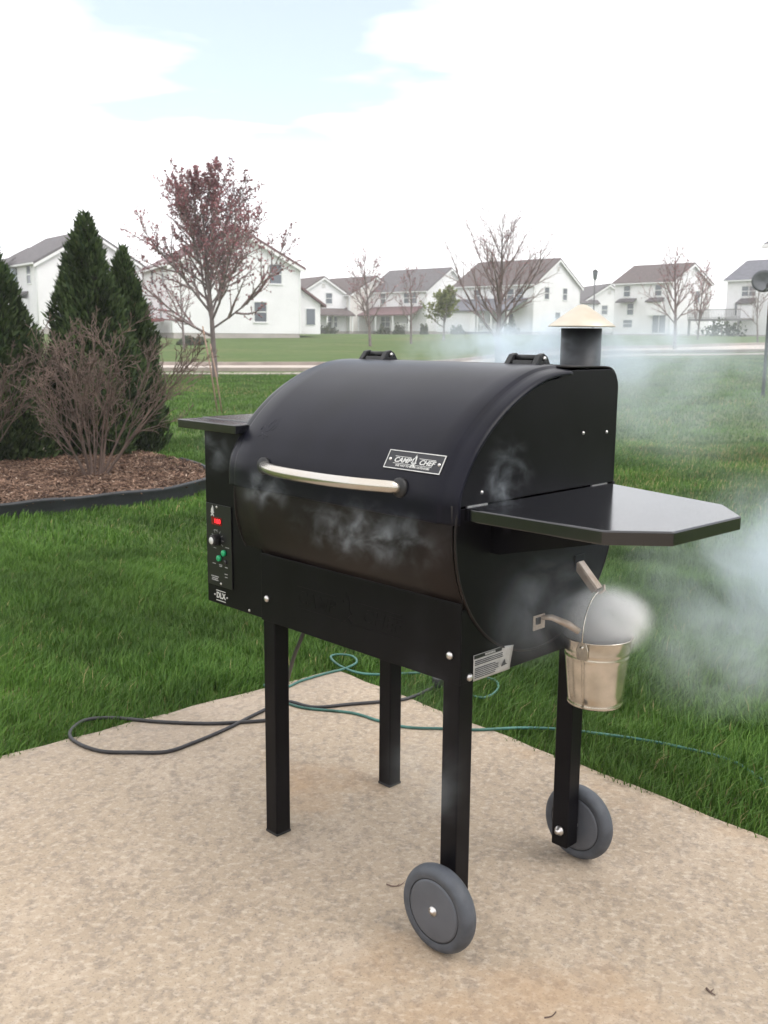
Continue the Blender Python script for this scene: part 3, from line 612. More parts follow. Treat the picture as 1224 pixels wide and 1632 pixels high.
# left pair
h2 = house('pale blue and white two storey house with a red deck behind the evergreens', 150, 84, 38, 9.0, 10.0, 5.6, 8.2, 'white', 'roof_grey',
           [W5('f', -1.5), W2('f', -2.5), W5('f', 1.8), W5('l', 2), ('l', 5.5, 4.0, 1.5, 1.4), W5('l', 8.5), W2('l', 3), ('l', 6.5, 0.5, 1.0, 2.1, 'door')])
Ml2 = face_matrix('l', 4.5, 10)
mb = MB(); mb.box(-9.9, -5.2, -1.0, -0.01, 0.35, 5.3, Ml2); mb.build('blue_wing', M['blue'], h2); lean_roof(h2, Ml2, -10.1, -5.0, 1.4, 5.3, 6.3, 'roof_grey')
for c_ in (-9.0, -6.6):
    mb = MB(); mb.box(c_ - .45, c_ + .45, -1.05, -0.98, 3.9, 5.1, Ml2); w_ = mb.build('window', M['trim'], h2); mb = MB(); mb.box(c_ - .36, c_ + .36, -1.08, -1.04, 3.98, 5.02, Ml2); mb.build('pane', M['pane'], w_)
lean_roof(h2, Ml2, -4.8, -2.4, 1.2, 2.9, 3.4, 'roof_grey', wall='white', zb=0.35)
mb = MB(); mb.box(-11.5, -4.0, -4.2, -1.6, 1.1, 1.3, Ml2); mb.build('deck_floor', M['redrail'], h2); railing(h2, Ml2, -11.5, -4.0, -4.15, 1.3, 1.0, 'redrail', 0.35)
for q in (-11.3, -7.5, -4.2):
    mb = MB(); mb.box(q - .1, q + .1, -4.2, -4.0, -0.6, 1.15, Ml2); mb.build('deck_post', M['redrail'], h2)
house('plain white gable house farthest along the left row', 52, 112, 28, 9.0, 10.0, 6.2, 8.9, 'white', 'roof_grey', [W5('f', 0), W2('f', 2)])
# middle row
h4 = house('small white house with a dark shed porch next to the big gable house', 516, 136, 30, 8.0, 9.0, 5.0, 7.4, 'white', 'roof_brown', [W5('f', 0.8), W5('l', 3), W2('l', 6), W5('l', 6)])
lean_roof(h4, I4, -3.8, 3.6, 2.2, 2.5, 3.4, 'roof_brown', (-3.5, -0.5, 3.3))
opening(h4, 4, 9, 'f', -1.4, 0.35, 1.0, 2.1, 'door'); opening(h4, 4, 9, 'f', 1.2, 0.9, 1.7, 1.4)
h5 = house('white house with brown roof and front porch behind the small bare tree', 598, 140, 40, 9.0, 10.0, 5.2, 7.7, 'cream', 'roof_brown', [W5('f', 0), W5('l', 3), W5('l', 7), W2('l', 7.5)])
Ml5 = face_matrix('l', 4.5, 10); lean_roof(h5, Ml5, -9.5, -0.5, 2.4, 2.5, 3.5, 'roof_brown', (-9.2, -6.2, -3.4, -0.8)); railing(h5, Ml5, -9.2, -5.0, -2.2, 0.4, 0.9, 'trim', 0.4)
opening(h5, 4.5, 10, 'l', 4.8, 0.4, 1.0, 2.1, 'door')
h6 = house('white gable house with grey roof and red brown porch roof beside the leafing tree', 716, 136, 46, 9.4, 11.0, 5.6, 8.6, 'white', 'roof_grey', [W5('f', 1), W2('f', -1), W5('l', 2.2), W5('l', 3.6), W5('l', 8)])
Ml6 = face_matrix('l', 4.7, 11); lean_roof(h6, Ml6, -10.6, -0.6, 2.6, 2.5, 3.6, 'roof_red', (-10.3, -7, -3.8, -0.9)); railing(h6, Ml6, -4.0, -0.9, -2.4, 0.4, 0.9, 'trim', 0.4)
opening(h6, 4.7, 11, 'l', 3.0, 0.4, 1.0, 2.1, 'door'); opening(h6, 4.7, 11, 'l', 7.5, 0.9, 1.7, 1.4)
h7 = house('large white house with garage and brown roof behind the upswept bare tree', 886, 122, 46, 9.6, 12.0, 5.9, 8.9, 'white', 'roof_brown',
           [('f', 1.6, 4.2, 0.9, 1.4), ('f', 0.2, 1.2, 1.0, 1.5), ('f', -2.2, 4.2, 0.9, 1.4), W5('l', 2.0), W5('l', 3.4), W5('l', 8.5)])
Ml7 = face_matrix('l', 4.8, 12)
mb = MB(); mb.box(-12.0, -6.0, -3.4, -0.01, 0.3, 2.9, Ml7); mb.build('garage_wing', M['white'], h7)
lean_roof(h7, Ml7, -12.2, -0.8, 3.8, 2.85, 4.3, 'roof_slate', (-5.4, -3.4, -1.0)); railing(h7, Ml7, -5.4, -1.0, -3.5, 0.35, 0.9, 'trim', 0.4)
Mg = Ml7 @ Matrix.Translation((0, -3.4, 0))
mb = MB(); mb.box(-11.4, -6.7, -0.06, 0.02, 0.3, 2.5, Mg); g_ = mb.build('garage_door', M['trim'], h7)
for k in range(4):
    mb = MB(); mb.box(-11.25, -6.85, -0.09, -0.05, 0.33 + 0.52 * k, 0.81 + 0.52 * k, Mg); mb.build('panel', M['garage'], g_)
opening(h7, 4.8, 12, 'l', 3.4, 0.35, 1.0, 2.1, 'door')
# right row
h8 = house('low white gable house with dark roof behind the street lamp', 968, 150, 10, 9.4, 10.0, 4.4, 7.3, 'white', 'roof_grey', [('f', -0.6, 3.0, 0.9, 1.3), ('f', 2.6, 2.9, 1.2, 1.6), ('f', 3.0, 0.8, 1.2, 1.4)])
lean_roof(h8, I4, -4.6, -1.8, 1.0, 4.6, 5.1, 'roof_grey', wall='white', zb=0.3)
h9 = house('tall white walkout house with brown roof behind the right hand bare tree', 1098, 122, 42, 8.6, 8.0, 6.3, 8.5, 'white', 'roof_brown',
           [('l', 1.8, 4.7, 0.9, 1.3), ('l', 6.2, 4.7, 0.9, 1.3), ('l', 1.5, 0.35, 1.8, 2.1, 'patio'), ('l', 5.9, 1.0, 1.3, 0.9), ('l', 5.6, 2.5, 0.9, 1.4), W5('f', 1.4)], found=0.2)
Ml9 = face_matrix('l', 4.3, 8); lean_roof(h9, Ml9, -2.9, -0.9, 0.9, 4.1, 4.5, 'roof_grey', wall='white', zb=2.4); lean_roof(h9, Ml9, -7.2, -4.8, 0.8, 4.1, 4.5, 'roof_grey')
h10 = house('white house with slate roof, bay windows and a grey deck', 1336, 108, 40, 8.6, 11.0, 6.2, 8.4, 'white', 'roof_slate',
            [('l', 8.3, 4.4, 1.7, 1.1), ('l', 4.2, 4.4, 1.7, 1.1), ('l', 3.4, 0.4, 1.8, 2.1, 'patio'), ('l', 9.4, 2.3, 1.0, 1.4), W5('f', 1)], found=0.2)
Ml10 = face_matrix('l', 4.3, 11); lean_roof(h10, Ml10, -9.2, -7.4, 0.9, 3.7, 4.2, 'roof_grey', wall='white', zb=2.0); lean_roof(h10, Ml10, -5.2, -3.2, 0.9, 3.7, 4.2, 'roof_grey', wall='white', zb=2.0)
mb = MB(); mb.box(-13.5, -7.0, -3.6, -0.95, 1.7, 1.95, Ml10); mb.build('deck_floor', M['greydeck'], h10); railing(h10, Ml10, -13.5, -7.0, -3.55, 1.95, 1.0, 'greydeck', 0.2)
for q in (-13.3, -10.2, -7.2):
    mb = MB(); mb.box(q - .1, q + .1, -3.6, -3.4, -0.6, 1.75, Ml10); mb.build('deck_post', M['greydeck'], h10)
# near neighbour on the right: only its eave and a corner post reach into the view
for k, (u, D, r_, h_, lb) in enumerate([(490, 128, 0.75, 1.2, 'dark rounded bush at the corner of the shed porch house'), (506, 127, 0.9, 1.7, 'taller dark bush by the shed porch house'), (524, 127, 1.1, 1.1, 'low wide bush below the shed porch'),
        (610, 127, 0.95, 1.1, 'round bush below the brown roofed porch'), (636, 126, 0.9, 1.3, 'round bush between the two middle porches'), (676, 122, 0.6, 1.2, 'narrow bush at the foot of the red porch'), (729, 116, 0.9, 1.0, 'low bush between garage and leafing tree'),
        (815, 113, 0.8, 1.6, 'upright bush before the garage house porch'), (990, 138, 1.2, 2.0, 'loose bush beside the low gable house'), (1150, 92, 2.0, 1.5, 'broad dark bush under the grey deck'), (305, 62, 0.9, 0.5, 'low mound of growth by the big gable house')]):
    bush(u, D, r_, h_, 50 + k, lb)
# street lamp
def street_lamp(u, vtop, D):
    x, _, zt = at(u, vtop, D); zb = gz(x, D); t = empty('street_lamp', (x, D, zb)); hh = zt - zb
    mb = MB(); mb.tube([(0, 0, -0.1), (0, 0, 0.6), (0, 0, hh - 1.0)], [0.11, 0.07, 0.055], 10); mb.build('pole', M['lampmetal'], t)
    mb = MB(); mb.lathe([(0.09, hh - 1.0), (0.16, hh - 0.9), (0.25, hh - 0.25), (0.25, hh - 0.2)], 8); mb.build('lantern', M['pane'], t)
    mb = MB(); mb.lathe([(0.30, hh - 0.2), (0.10, hh - 0.04), (0.03, hh)], 8); mb.build('lantern_cap', M['lampmetal'], t)
    return tag(t, 'dark post top street lamp between white houses', 'street lamp')
street_lamp(949, 429, 95)
# satellite dish on its mast, at the right edge
x, D, z_ = at(1210, 448, 17)
t = empty('satellite_dish', (x + 0.25, D, gz(x, D)))
zz = z_ - gz(x, D)
mb = MB(); mb.tube([(0, 0.12, -0.1), (0, 0.12, zz - 0.1), (0, 0.05, zz)], [0.03, 0.03, 0.025], 10); mb.build('mast', M['lampmetal'], t)
mb = MB(); prof = [(0.0, 0.06), (0.08, 0.055), (0.16, 0.035), (0.21, 0.0), (0.215, -0.006), (0.16, 0.02), (0.0, 0.045)]
mb.lathe(prof, 28, 'y', (-0.17, 0, zz)); o = mb.build('reflector', M['dish'], t); o.scale = (1, 1, 0.85); o.location.z = zz * 0.15
mb = MB(); mb.tube([(-0.17, 0.02, zz - 0.17), (-0.17, -0.22, zz - 0.1)], 0.012, 6); mb.build('feed_arm', M['dish'], t)
mb = MB(); mb.box(-0.2, -0.14, -0.27, -0.2, zz - 0.12, zz - 0.05); mb.build('receiver', M['lampmetal'], t)
tag(t, 'grey satellite dish on a thin mast in the right hand lawn', 'satellite dish')
house('neighbouring house whose grey eave corner juts in at the right edge', 1652, 30, 0, 9.0, 9.0, 4.25, 6.8, 'white', 'roof_slate', [('f', -2.0, 1.2, 1.0, 1.4), ('l', 3, 1.2, 1.0, 1.4)])

# ------------------------------------------------------------------ the pellet grill
GX, GY, YAW = -0.2641, 2.0989, -0.7943
G = empty('pellet_grill', (GX, GY, 0), YAW)
tag(G, 'black barrel pellet smoker grill on square legs and two wheels, smoking on the patio', 'grill')
GM = Matrix.Translation((GX, GY, 0)) @ Matrix.Rotation(YAW, 4, 'Z')
lid_ctrl = [(-0.032, 0.796), (-0.0315, 0.815), (-0.031, 0.835), (-0.027, 0.855), (-0.016, 0.880), (0.011, 0.921), (0.052, 0.963), (0.103, 1.001), (0.163, 1.033), (0.215, 1.052), (0.260, 1.060), (0.300, 1.062)]
lp = [Vector((a, b)) for a, b in lid_ctrl]
prof = curve_pts([tuple(p) for p in lp], 48)
nrmls = []
for i in range(len(prof)):
    t = (prof[min(i + 1, len(prof) - 1)] - prof[max(i - 1, 0)]).normalized(); nrmls.append(Vector((-t.y, t.x)))   # outward (-y, +z side)
def lid_pts(inset): return [(p + n_ * (-inset)) for p, n_ in zip(prof, nrmls)]
secs = [(-0.081, 0.013), (-0.0805, 0.009), (-0.074, 0.0075), (-0.062, 0.0062), (-0.0535, 0.0055), (-0.0515, 0.0045), (-0.048, 0.0008), (-0.046, 0.0)] + [(x_, 0.0) for x_ in np.linspace(0.0, 0.5, 6)] + [(0.540, 0.0), (0.542, 0.0008), (0.5455, 0.0045), (0.5475, 0.0055), (0.558, 0.0066), (0.572, 0.0085), (0.5785, 0.011), (0.579, 0.015)]
rows = [[(x_, q.x, q.y) for q in lid_pts(ins)] for x_, ins in secs]
mb = MB(); mb.grid(rows); lid = mb.build('lid', M['powder'], G, solid=0.003)
def lid_frame(x_, z_):              # matrix on the lid surface: X along the lid, Y up the slope, Z outward
    i = min(range(len(prof)), key=lambda k_: abs(prof[k_].y - z_)); n_ = nrmls[i]; t = Vector((n_.y, -n_.x))
    m = Matrix(((1, 0, 0, x_), (0, t.x, n_.x, prof[i].x), (0, t.y, n_.y, prof[i].y), (0, 0, 0, 1))); return m
# handle
hp = []
for k_ in range(25):
    s_ = k_ / 24; b_ = 1 - abs(2 * s_ - 1) ** 2.6; hp.append((0.052 + 0.398 * s_, -0.030 - 0.058 * b_, 0.849 + 0.004 * b_))
mb = MB(); mb.tube(hp, 0.0118, 16); mb.build('handle', M['chrome'], lid)
for q in (0.052, 0.450):
    mb = MB(); mb.lathe([(0.0, -0.0395), (0.016, -0.0385), (0.0185, -0.034), (0.0185, -0.026)], 20, 'y', (q, 0, 0.849)); mb.build('handle_ferrule', M['blacksteel'], lid)
# name plate
PF = lid_frame(0.466, 0.8965) @ Matrix.Translation((0, 0, 0.0040))
w_, h_ = 0.139, 0.037
mb = MB(); mb.box(-w_ / 2, w_ / 2, -h_ / 2, h_ / 2, -0.0035, 0.0010, PF); mb.build('name_plate', M['plate'], lid, bevel=0.0004)
mb = MB()
for a in ((-w_ / 2, w_ / 2, h_ / 2 - 0.0016, h_ / 2), (-w_ / 2, w_ / 2, -h_ / 2, -h_ / 2 + 0.0016), (-w_ / 2, -w_ / 2 + 0.0016, -h_ / 2 + 0.0016, h_ / 2 - 0.0016), (w_ / 2 - 0.0016, w_ / 2, -h_ / 2 + 0.0016, h_ / 2 - 0.0016)): mb.box(a[0], a[1], a[2], a[3], 0.0002, 0.0018, PF)
mb.build('plate_border', M['print'], lid)
mb = MB(); TF = PF @ Matrix.Translation((0, 0, 0.0012))
text_mb('CAMP', 0.0138, TF @ Matrix.Translation((-0.0295, -0.0005, 0)), shear=0.25, xs=1.12, mb=mb); text_mb('CHEF', 0.0138, TF @ Matrix.Translation((0.0310, -0.0005, 0)), shear=0.25, xs=1.12, mb=mb)
text_mb('THE WAY TO COOK OUTDOORS', 0.0054, TF @ Matrix.Translation((0, -0.0112, 0)), xs=1.02, mb=mb)
mb.box(-0.050, -0.010, 0.0062, 0.0071, 0, 0.0004, TF); mb.box(0.010, 0.050, 0.0062, 0.0071, 0, 0.0004, TF); mb.box(-0.050, 0.046, -0.0076, -0.0068, 0, 0.0004, TF)
mb.build('plate_lettering', M['print'], lid)
FL = [(-0.1, -1), (-0.42, -0.62), (-0.5, -0.1), (-0.3, 0.3), (-0.22, 0.05), (-0.1, 0.55), (0.1, 1.0), (0.14, 0.5), (0.3, 0.7), (0.42, 0.1), (0.46, -0.4), (0.25, -0.85)]
def flame(mb, Mx, s_, zlo, zhi, inner=True):
    n = len(FL); vs = [Mx @ Vector((a * s_, b * s_, z)) for z in (zlo, zhi) for a, b in FL]
    fs = [tuple(range(n, 2 * n))] + [(i, (i + 1) % n, n + (i + 1) % n, n + i) for i in range(n)]; mb.add(vs, fs)
    for ang in (-0.9, -2.25):           # crossed logs
        m2 = Mx @ Matrix.Translation((0, -1.05 * s_, 0)) @ Matrix.Rotation(ang + math.pi / 2, 4, 'Z'); mb.box(-0.75 * s_, 0.75 * s_, -0.14 * s_, 0.14 * s_, zlo, zhi, m2)
mb = MB(); flame(mb, TF @ Matrix.Translation((0, 0.004, 0)), 0.0100, -0.0002, 0.0005); mb.build('plate_emblem', M['print'], lid)
mb = MB(); flame(mb, TF @ Matrix.Translation((0, 0.0035, 0.0003)), 0.0042, 0, 0.0004); mb.build('plate_emblem_core', M['plate'], lid)
for q in (-0.0605, 0.0605):
    mb = MB(); n0 = 14; mb.add([TF @ Vector((q + 0.0034 * rr * math.cos(6.2832 * k_ / n0), 0.0034 * rr * math.sin(6.2832 * k_ / n0), zz)) for rr, zz in ((1, -0.001), (0.8, 0.0013), (0.3, 0.0018)) for k_ in range(n0)], [(a * n0 + k_, a * n0 + (k_ + 1) % n0, (a + 1) * n0 + (k_ + 1) % n0, (a + 1) * n0 + k_) for a in range(2) for k_ in range(n0)] + [tuple(range(2 * n0, 3 * n0))], True)
    mb.build('rivet', M['zinc'], lid)
# embossed flame on the lid's left shoulder, drawn as raised ridges
EF = lid_frame(0.016, 0.922)
mb = MB()
for pts in ([(-0.9, -0.35), (-0.75, 0.15), (-0.45, -0.1), (-0.1, -0.45), (0.3, -0.3), (0.55, 0.2), (0.6, 0.6)], [(0.9, 1.1), (0.45, 0.85), (0.1, 0.45), (-0.05, 0.0)], [(0.9, 1.1), (0.85, 0.6), (0.95, 0.1), (0.6, -0.3)], [(-0.85, -1.0), (-0.2, -0.75), (0.5, -0.95)], [(-0.5, -0.6), (0.1, -1.15)], [(-0.2, 0.25), (0.05, 0.7), (0.2, 0.95)]):
    c2 = curve_pts([(a * 0.024, b * 0.024) for a, b in pts], 10); mb.tube([EF @ Vector((p.x, p.y, 0.0012 - 2.2 * p.y * p.y)) for p in c2], 0.0023, 6)
mb.build('embossed_emblem', M['powder'], lid)
# barrel (fixed body): rear hood, back, belly
CY, CZ, RB = 0.222, 0.772, 0.245
bp_ = [(0.296, 1.060), (0.34, 1.060), (0.42, 1.059)] + [(0.432 + 0.036 * math.sin(a), 1.022 + 0.036 * math.cos(a)) for a in np.linspace(0.1, math.pi / 2, 6)] + [(0.468, 0.95), (0.468, 0.86)]
bp_ += [(CY + RB * math.cos(a), CZ + RB * math.sin(a)) for a in np.linspace(0.12, -math.pi, 40)] + [(-0.0235, 0.80), (-0.0235, 0.83)]
mb = MB(); mb.grid([[(x_, a, b) for a, b in bp_] for x_ in (-0.058, 0.02, 0.25, 0.48, 0.572)]); mb.build('barrel', M['barrel'], G, solid=0.003)
# end plates
li = lid_pts(0.019)
up_poly = [(p.x, p.y) for p in li if p.y > 0.828][:-4]
for x0, x1, nm in ((0.571, 0.5745, 'end_plate'), (-0.060, -0.0565, 'end_plate')):
    poly = [(up_poly[0][0], 0.826)] + up_poly + [(0.30, 1.0555), (0.43, 1.0555)] + [(0.432 + 0.038 * math.sin(a), 1.018 + 0.038 * math.cos(a)) for a in np.linspace(0.15, math.pi / 2, 6)] + [(0.4695, 0.826)]
    mb = MB(); mb.prism(list(reversed(poly)), x0, x1, 'x'); ep = mb.build(nm, M['powder_flat'], G, bevel=0.0012)
    arc = [(CY + (RB + 0.002) * math.cos(a), CZ + (RB + 0.002) * math.sin(a)) for a in np.linspace(0.225, -math.pi - 0.225, 48)]
    mb = MB(); mb.prism([(a, min(b, 0.823)) for a, b in arc], x0 + 0.0045 if x0 > 0 else x0, x1 + 0.0045 if x0 > 0 else x1, 'x'); mb.build('belly_plate', M['powder_flat'], G, bevel=0.001)
    mb = MB(); mb.tube([((x1 + 0.0035) if x0 > 0 else x0 - 0.002, a, b) for a, b in arc], 0.0026, 6); mb.build('plate_rim', M['barrel'], G)
    if x0 > 0:
        for yy, zz in ((0.352, 0.933), (0.434, 0.930), (0.047, 0.847)):
            mb = MB(); mb.lathe([(0.0038, x1 - 0.001), (0.0034, x1 + 0.0015), (0.0012, x1 + 0.003)], 12, 'x', (0, yy, zz)); mb.build('screw', M['zinc'], ep)
# hinges
for hx in (0.022, 0.452):
    mb = MB(); mb.box(hx - 0.046, hx + 0.046, 0.296, 0.352, 1.0595, 1.0645); hg = mb.build('hinge', M['blacksteel'], G, bevel=0.0015)
    for s_ in (-1, 1):
        mb = MB(); q = hx + s_ * 0.034
        mb.prism([(0.300, 1.064), (0.350, 1.064), (0.340, 1.079), (0.328, 1.086), (0.316, 1.083)], q - 0.006, q + 0.006, 'x'); mb.build('knuckle', M['blacksteel'], hg, bevel=0.0015)
        mb = MB(); mb.lathe([(0.005, q + 0.006), (0.0042, q + 0.009)], 10, 'x', (0, 0.328, 1.0755)); mb.build('hinge_bolt', M['zinc'], hg)
    mb = MB(); mb.tube([(hx - 0.03, 0.328, 1.0765), (hx + 0.03, 0.328, 1.0765)], 0.0065, 10); mb.build('hinge_pin', M['blacksteel'], hg)
    mb = MB(); mb.prism([(0.306, 1.064), (0.35, 1.064), (0.346, 1.070), (0.31, 1.072)], hx - 0.024, hx + 0.024, 'x'); mb.build('hinge_leaf', M['blacksteel'], hg, bevel=0.001)
# skirt panels
mb = MB(); mb.box(0.0, 0.5775, -0.0042, -0.0010, 0.502, 0.652); fp = mb.build('front_panel', M['powder_flat'], G, bevel=0.001)
mb = MB(); mb.box(0.574, 0.5772, -0.0008, 0.398, 0.502, 0.64); mb.build('side_panel', M['powder_flat'], G, bevel=0.001)
mb = MB(); mb.box(-0.003, -0.0002, 0.0, 0.398, 0.502, 0.64); mb.build('side_panel', M['powder_flat'], G, bevel=0.001)
mb = MB(); mb.box(0.0, 0.574, 0.3952, 0.3984, 0.502, 0.60); mb.build('rear_panel', M['powder_flat'], G, bevel=0.001)
BM = Matrix.Rotation(math.pi / 2, 4, 'X')           # text plane facing -Y
mb = MB(); text_mb('CAMP', 0.040, Matrix.Translation((0.180, -0.0044, 0.577)) @ BM, 0.0004, 0.25, 1.1, mb); text_mb('CHEF', 0.040, Matrix.Translation((0.372, -0.0044, 0.577)) @ BM, 0.0004, 0.25, 1.1, mb)
mb.box(0.125, 0.245, -0.0048, -0.004, 0.599, 0.6015); mb.box(0.305, 0.43, -0.0048, -0.004, 0.599, 0.6015); mb.box(0.125, 0.43, -0.0048, -0.004, 0.553, 0.5555)
flame(mb, Matrix.Translation((0.275, -0.0044, 0.592)) @ BM, 0.026, -0.001, 0.0004); mb.build('embossed_lettering', M['powder_flat'], fp)
def bolt(c, axis, sgn, r_=0.0075, par=None, name='bolt'):
    mb = MB(); p = {'y': c[1], 'x': c[0]}[axis]; cc = (c[0], 0, c[2]) if axis == 'y' else (0, c[1], c[2])
    mb.lathe([(r_ * a, p + sgn * b * r_) for a, b in ((1.0, -0.1), (1.0, 0.15), (0.85, 0.45), (0.5, 0.65), (0.0, 0.72))], 16, axis, cc); return mb.build(name, M['zinc'], par or G)
bolt((0.020, -0.0042, 0.553), 'y', -1); bolt((0.553, -0.0042, 0.553), 'y', -1); bolt((0.5772, 0.0225, 0.512), 'x', 1)
# legs and wheels
for x0, y0, zb in ((0.0, 0.0, 0.0), (0.0, 0.3578, 0.0), (0.5333, 0.0, 0.046), (0.5333, 0.3578, 0.046)):
    mb = MB(); mb.box(x0, x0 + 0.0398, y0, y0 + 0.0398, zb, 0.62); lg = mb.build('leg', M['powder_flat'], G, bevel=0.003, seg=3)
    if zb == 0:
        mb = MB(); mb.box(x0 - 0.0008, x0 + 0.0406, y0 - 0.0008, y0 + 0.0406, -0.0, 0.006); mb.build('foot_cap', M['blacksteel'], lg, bevel=0.0015)
def wheel(cx, y0, y1, nose, label):
    ym, hw = (y0 + y1) / 2, abs(y1 - y0) / 2; R = 0.0825
    e = empty('wheel', (cx, ym, R)); e.parent = G
    mb = MB(); tp = [(0.0605, -hw * 0.86), (0.068, -hw * 0.97), (0.0755, -hw * 0.90), (0.0802, -hw * 0.55), (R, -hw * 0.2), (R, hw * 0.2), (0.0802, hw * 0.55), (0.0755, hw * 0.90), (0.068, hw * 0.97), (0.0605, hw * 0.86)]
    mb.lathe(tp, 64, 'y', closed=True); mb.build('tyre', M['tyre'], e)
    for s_ in (-1, 1):
        mb = MB(); mb.lathe([(0.062, s_ * hw * 0.60), (0.0585, s_ * hw * 0.66), (0.0582, s_ * hw * 0.90), (0.054, s_ * hw * 0.96), (0.02, s_ * hw * 0.90), (0.0, s_ * hw * 0.90)], 64, 'y', closed=True); mb.build('disc', M['hub'], e)
        mb = MB(); mb.lathe([(0.0585, s_ * hw * 0.80), (0.0607, s_ * hw * 0.80)], 64, 'y', closed=True); mb.build('groove', M['groove'], e)
    mb = MB(); f = -hw * 0.90; mb.lathe([(0.0095, f + 0.002), (0.0095, f - 0.001), (0.0085, f - 0.003), (0.0045, f - 0.0035), (0.0042, f - 0.006), (0.0, f - 0.0065)], 20, 'y'); mb.build('axle_bolt', M['zinc'], e)
    mb = MB(); mb.tube([(0, -hw * 0.8, 0), (0, hw * 0.8, 0)] if nose else [(0, 0, 0), (0, hw, 0)], 0.008, 10); mb.build('axle', M['blacksteel'], e)
    return e
wheel(0.572, -0.0600, -0.0230, 1, '')
wheel(0.558, 0.404, 0.441, 1, '')
mb = MB(); mb.tube([(0.574, -0.03, 0.0825), (0.574, 0.0, 0.0825)], 0.0065, 12); mb.build('axle_stub', M['blacksteel'], G)
mb = MB(); mb.tube([(0.558, 0.39, 0.0825), (0.558, 0.42, 0.0825)], 0.0065, 12); mb.build('axle_stub', M['blacksteel'], G)
mb = MB(); mb.lathe([(0.011, 0.358), (0.011, 0.3555), (0.0095, 0.3535), (0.006, 0.351), (0.0058, 0.347), (0.0, 0.3465)], 12, 'y', (0.554, 0, 0.0825)); mb.build('axle_nut', M['zinc'], G)
# side shelf
sh = [(0.5785, -0.004), (0.856, 0.003), (0.935, 0.076), (0.942, 0.283), (0.864, 0.372), (0.5785, 0.447)]
mb = MB(); mb.prism(sh, 0.8015, 0.825); shelf = mb.build('side_shelf', M['shelf'], G, bevel=0.0028, seg=3)
mb = MB(); mb.box(0.5748, 0.5783, 0.005, 0.060, 0.8235, 0.8268); mb.box(0.5748, 0.5783, 0.385, 0.440, 0.8235, 0.8262); mb.build('worn_edge', M['zinc'], shelf)
for yy in (0.07, 0.33):
    mb = MB(); mb.prism([(0.5785, 0.8008), (0.5785, 0.735), (0.60, 0.735), (0.80, 0.785), (0.83, 0.8008)], yy, yy + 0.003, 'y'); mb.build('shelf_bracket', M['powder_flat'], shelf)
    mb = MB(); mb.box(0.5785, 0.80, yy - 0.02, yy - 0.0002, 0.7975, 0.8008); mb.build('bracket_flange', M['powder_flat'], shelf)
# hopper, its lid and the controller
mb = MB(); mb.prism([(-0.2135, 0.502), (-0.0035, 0.502), (-0.0035, 0.69), (-0.062, 0.69), (-0.062, 0.905), (-0.2135, 0.905)], 0.002, 0.36, 'y'); hop = mb.build('hopper', M['powder_flat'], G, bevel=0.002)
mb = MB(); mb.box(-0.288, -0.064, -0.020, 0.045, 0.9055, 0.925); mb.build('hopper_top', M['shelf'], hop, bevel=0.002)
mb = MB(); mb.box(-0.288, -0.064, 0.0475, 0.385, 0.9055, 0.9265); mb.build('hopper_lid', M['shelf'], hop, bevel=0.002)
mb = MB(); mb.box(-0.2085, -0.112, -0.0012, 0.001, 0.546, 0.737); mb.build('control_panel', M['panel'], hop, bevel=0.0006)
mb = MB(); mb.box(-0.186, -0.148, -0.0024, -0.0010, 0.689, 0.707); mb.build('display', M['ledwin'], hop)
mb = MB(); text_mb('180', 0.014, Matrix.Translation((-0.163, -0.0028, 0.698)) @ BM, 0.0003, xs=1.2, mb=mb); mb.build('display_digits', M['led'], hop)
mb = MB(); flame(mb, Matrix.Translation((-0.183, -0.0016, 0.724)) @ BM, 0.010, -0.0004, 0.0004); mb.build('panel_emblem', M['print'], hop)
mb = MB(); mb.lathe([(0.0135, -0.001), (0.0125, -0.016), (0.0110, -0.018), (0.0, -0.018)], 24, 'y', (-0.166, 0, 0.655)); mb.build('knob', M['blacksteel'], hop)
mb = MB(); mb.lathe([(0.0085, -0.0178), (0.0078, -0.0190), (0.0, -0.0192)], 20, 'y', (-0.166, 0, 0.655)); mb.build('knob_cap', M['print'], hop)
for bx_, bz_ in ((-0.158, 0.613), (-0.139, 0.628)):
    mb = MB(); mb.lathe([(0.0072, -0.001), (0.0072, -0.006), (0.0058, -0.0075), (0.0, -0.0078)], 18, 'y', (bx_, 0, bz_)); mb.build('push_button', M['green'], hop)
mb = MB(); mb.lathe([(0.006, -0.001), (0.006, -0.004), (0.0, -0.0045)], 16, 'y', (-0.136, 0, 0.607)); mb.build('indicator', M['panel'], hop)
mb = MB()
for k_ in range(9):                   # dial ticks
    a = math.radians(-30 + 30 * k_); c_, s_ = math.cos(a), math.sin(a)
    mb.box(-0.0035, 0.0035, -0.0016, -0.0011, -0.0005, 0.0005, Matrix.Translation((-0.166 + 0.021 * c_, 0, 0.655 + 0.021 * s_)) @ Matrix.Rotation(-a, 4, 'Y'))
for a, b, w2 in ((-0.172, 0.676, 0.012), (-0.128, 0.641, 0.014), (-0.176, 0.634, 0.010), (-0.18, 0.597, 0.012), (-0.155, 0.597, 0.012), (-0.155, 0.5935, 0.010), (-0.133, 0.594, 0.010), (-0.134, 0.578, 0.012), (-0.134, 0.571, 0.010)):
    mb.box(a - w2 / 2, a + w2 / 2, -0.0016, -0.0011, b, b + 0.0016)
for a, b, w2 in ((-0.178, 0.566, 0.030), (-0.178, 0.5615, 0.022), (-0.178, 0.5575, 0.026)): mb.box(a - w2 / 2, a + w2 / 2, -0.0016, -0.0011, b, b + 0.0022)
tag(mb.build('panel_print', M['dimprint'], hop), kind='stuff')
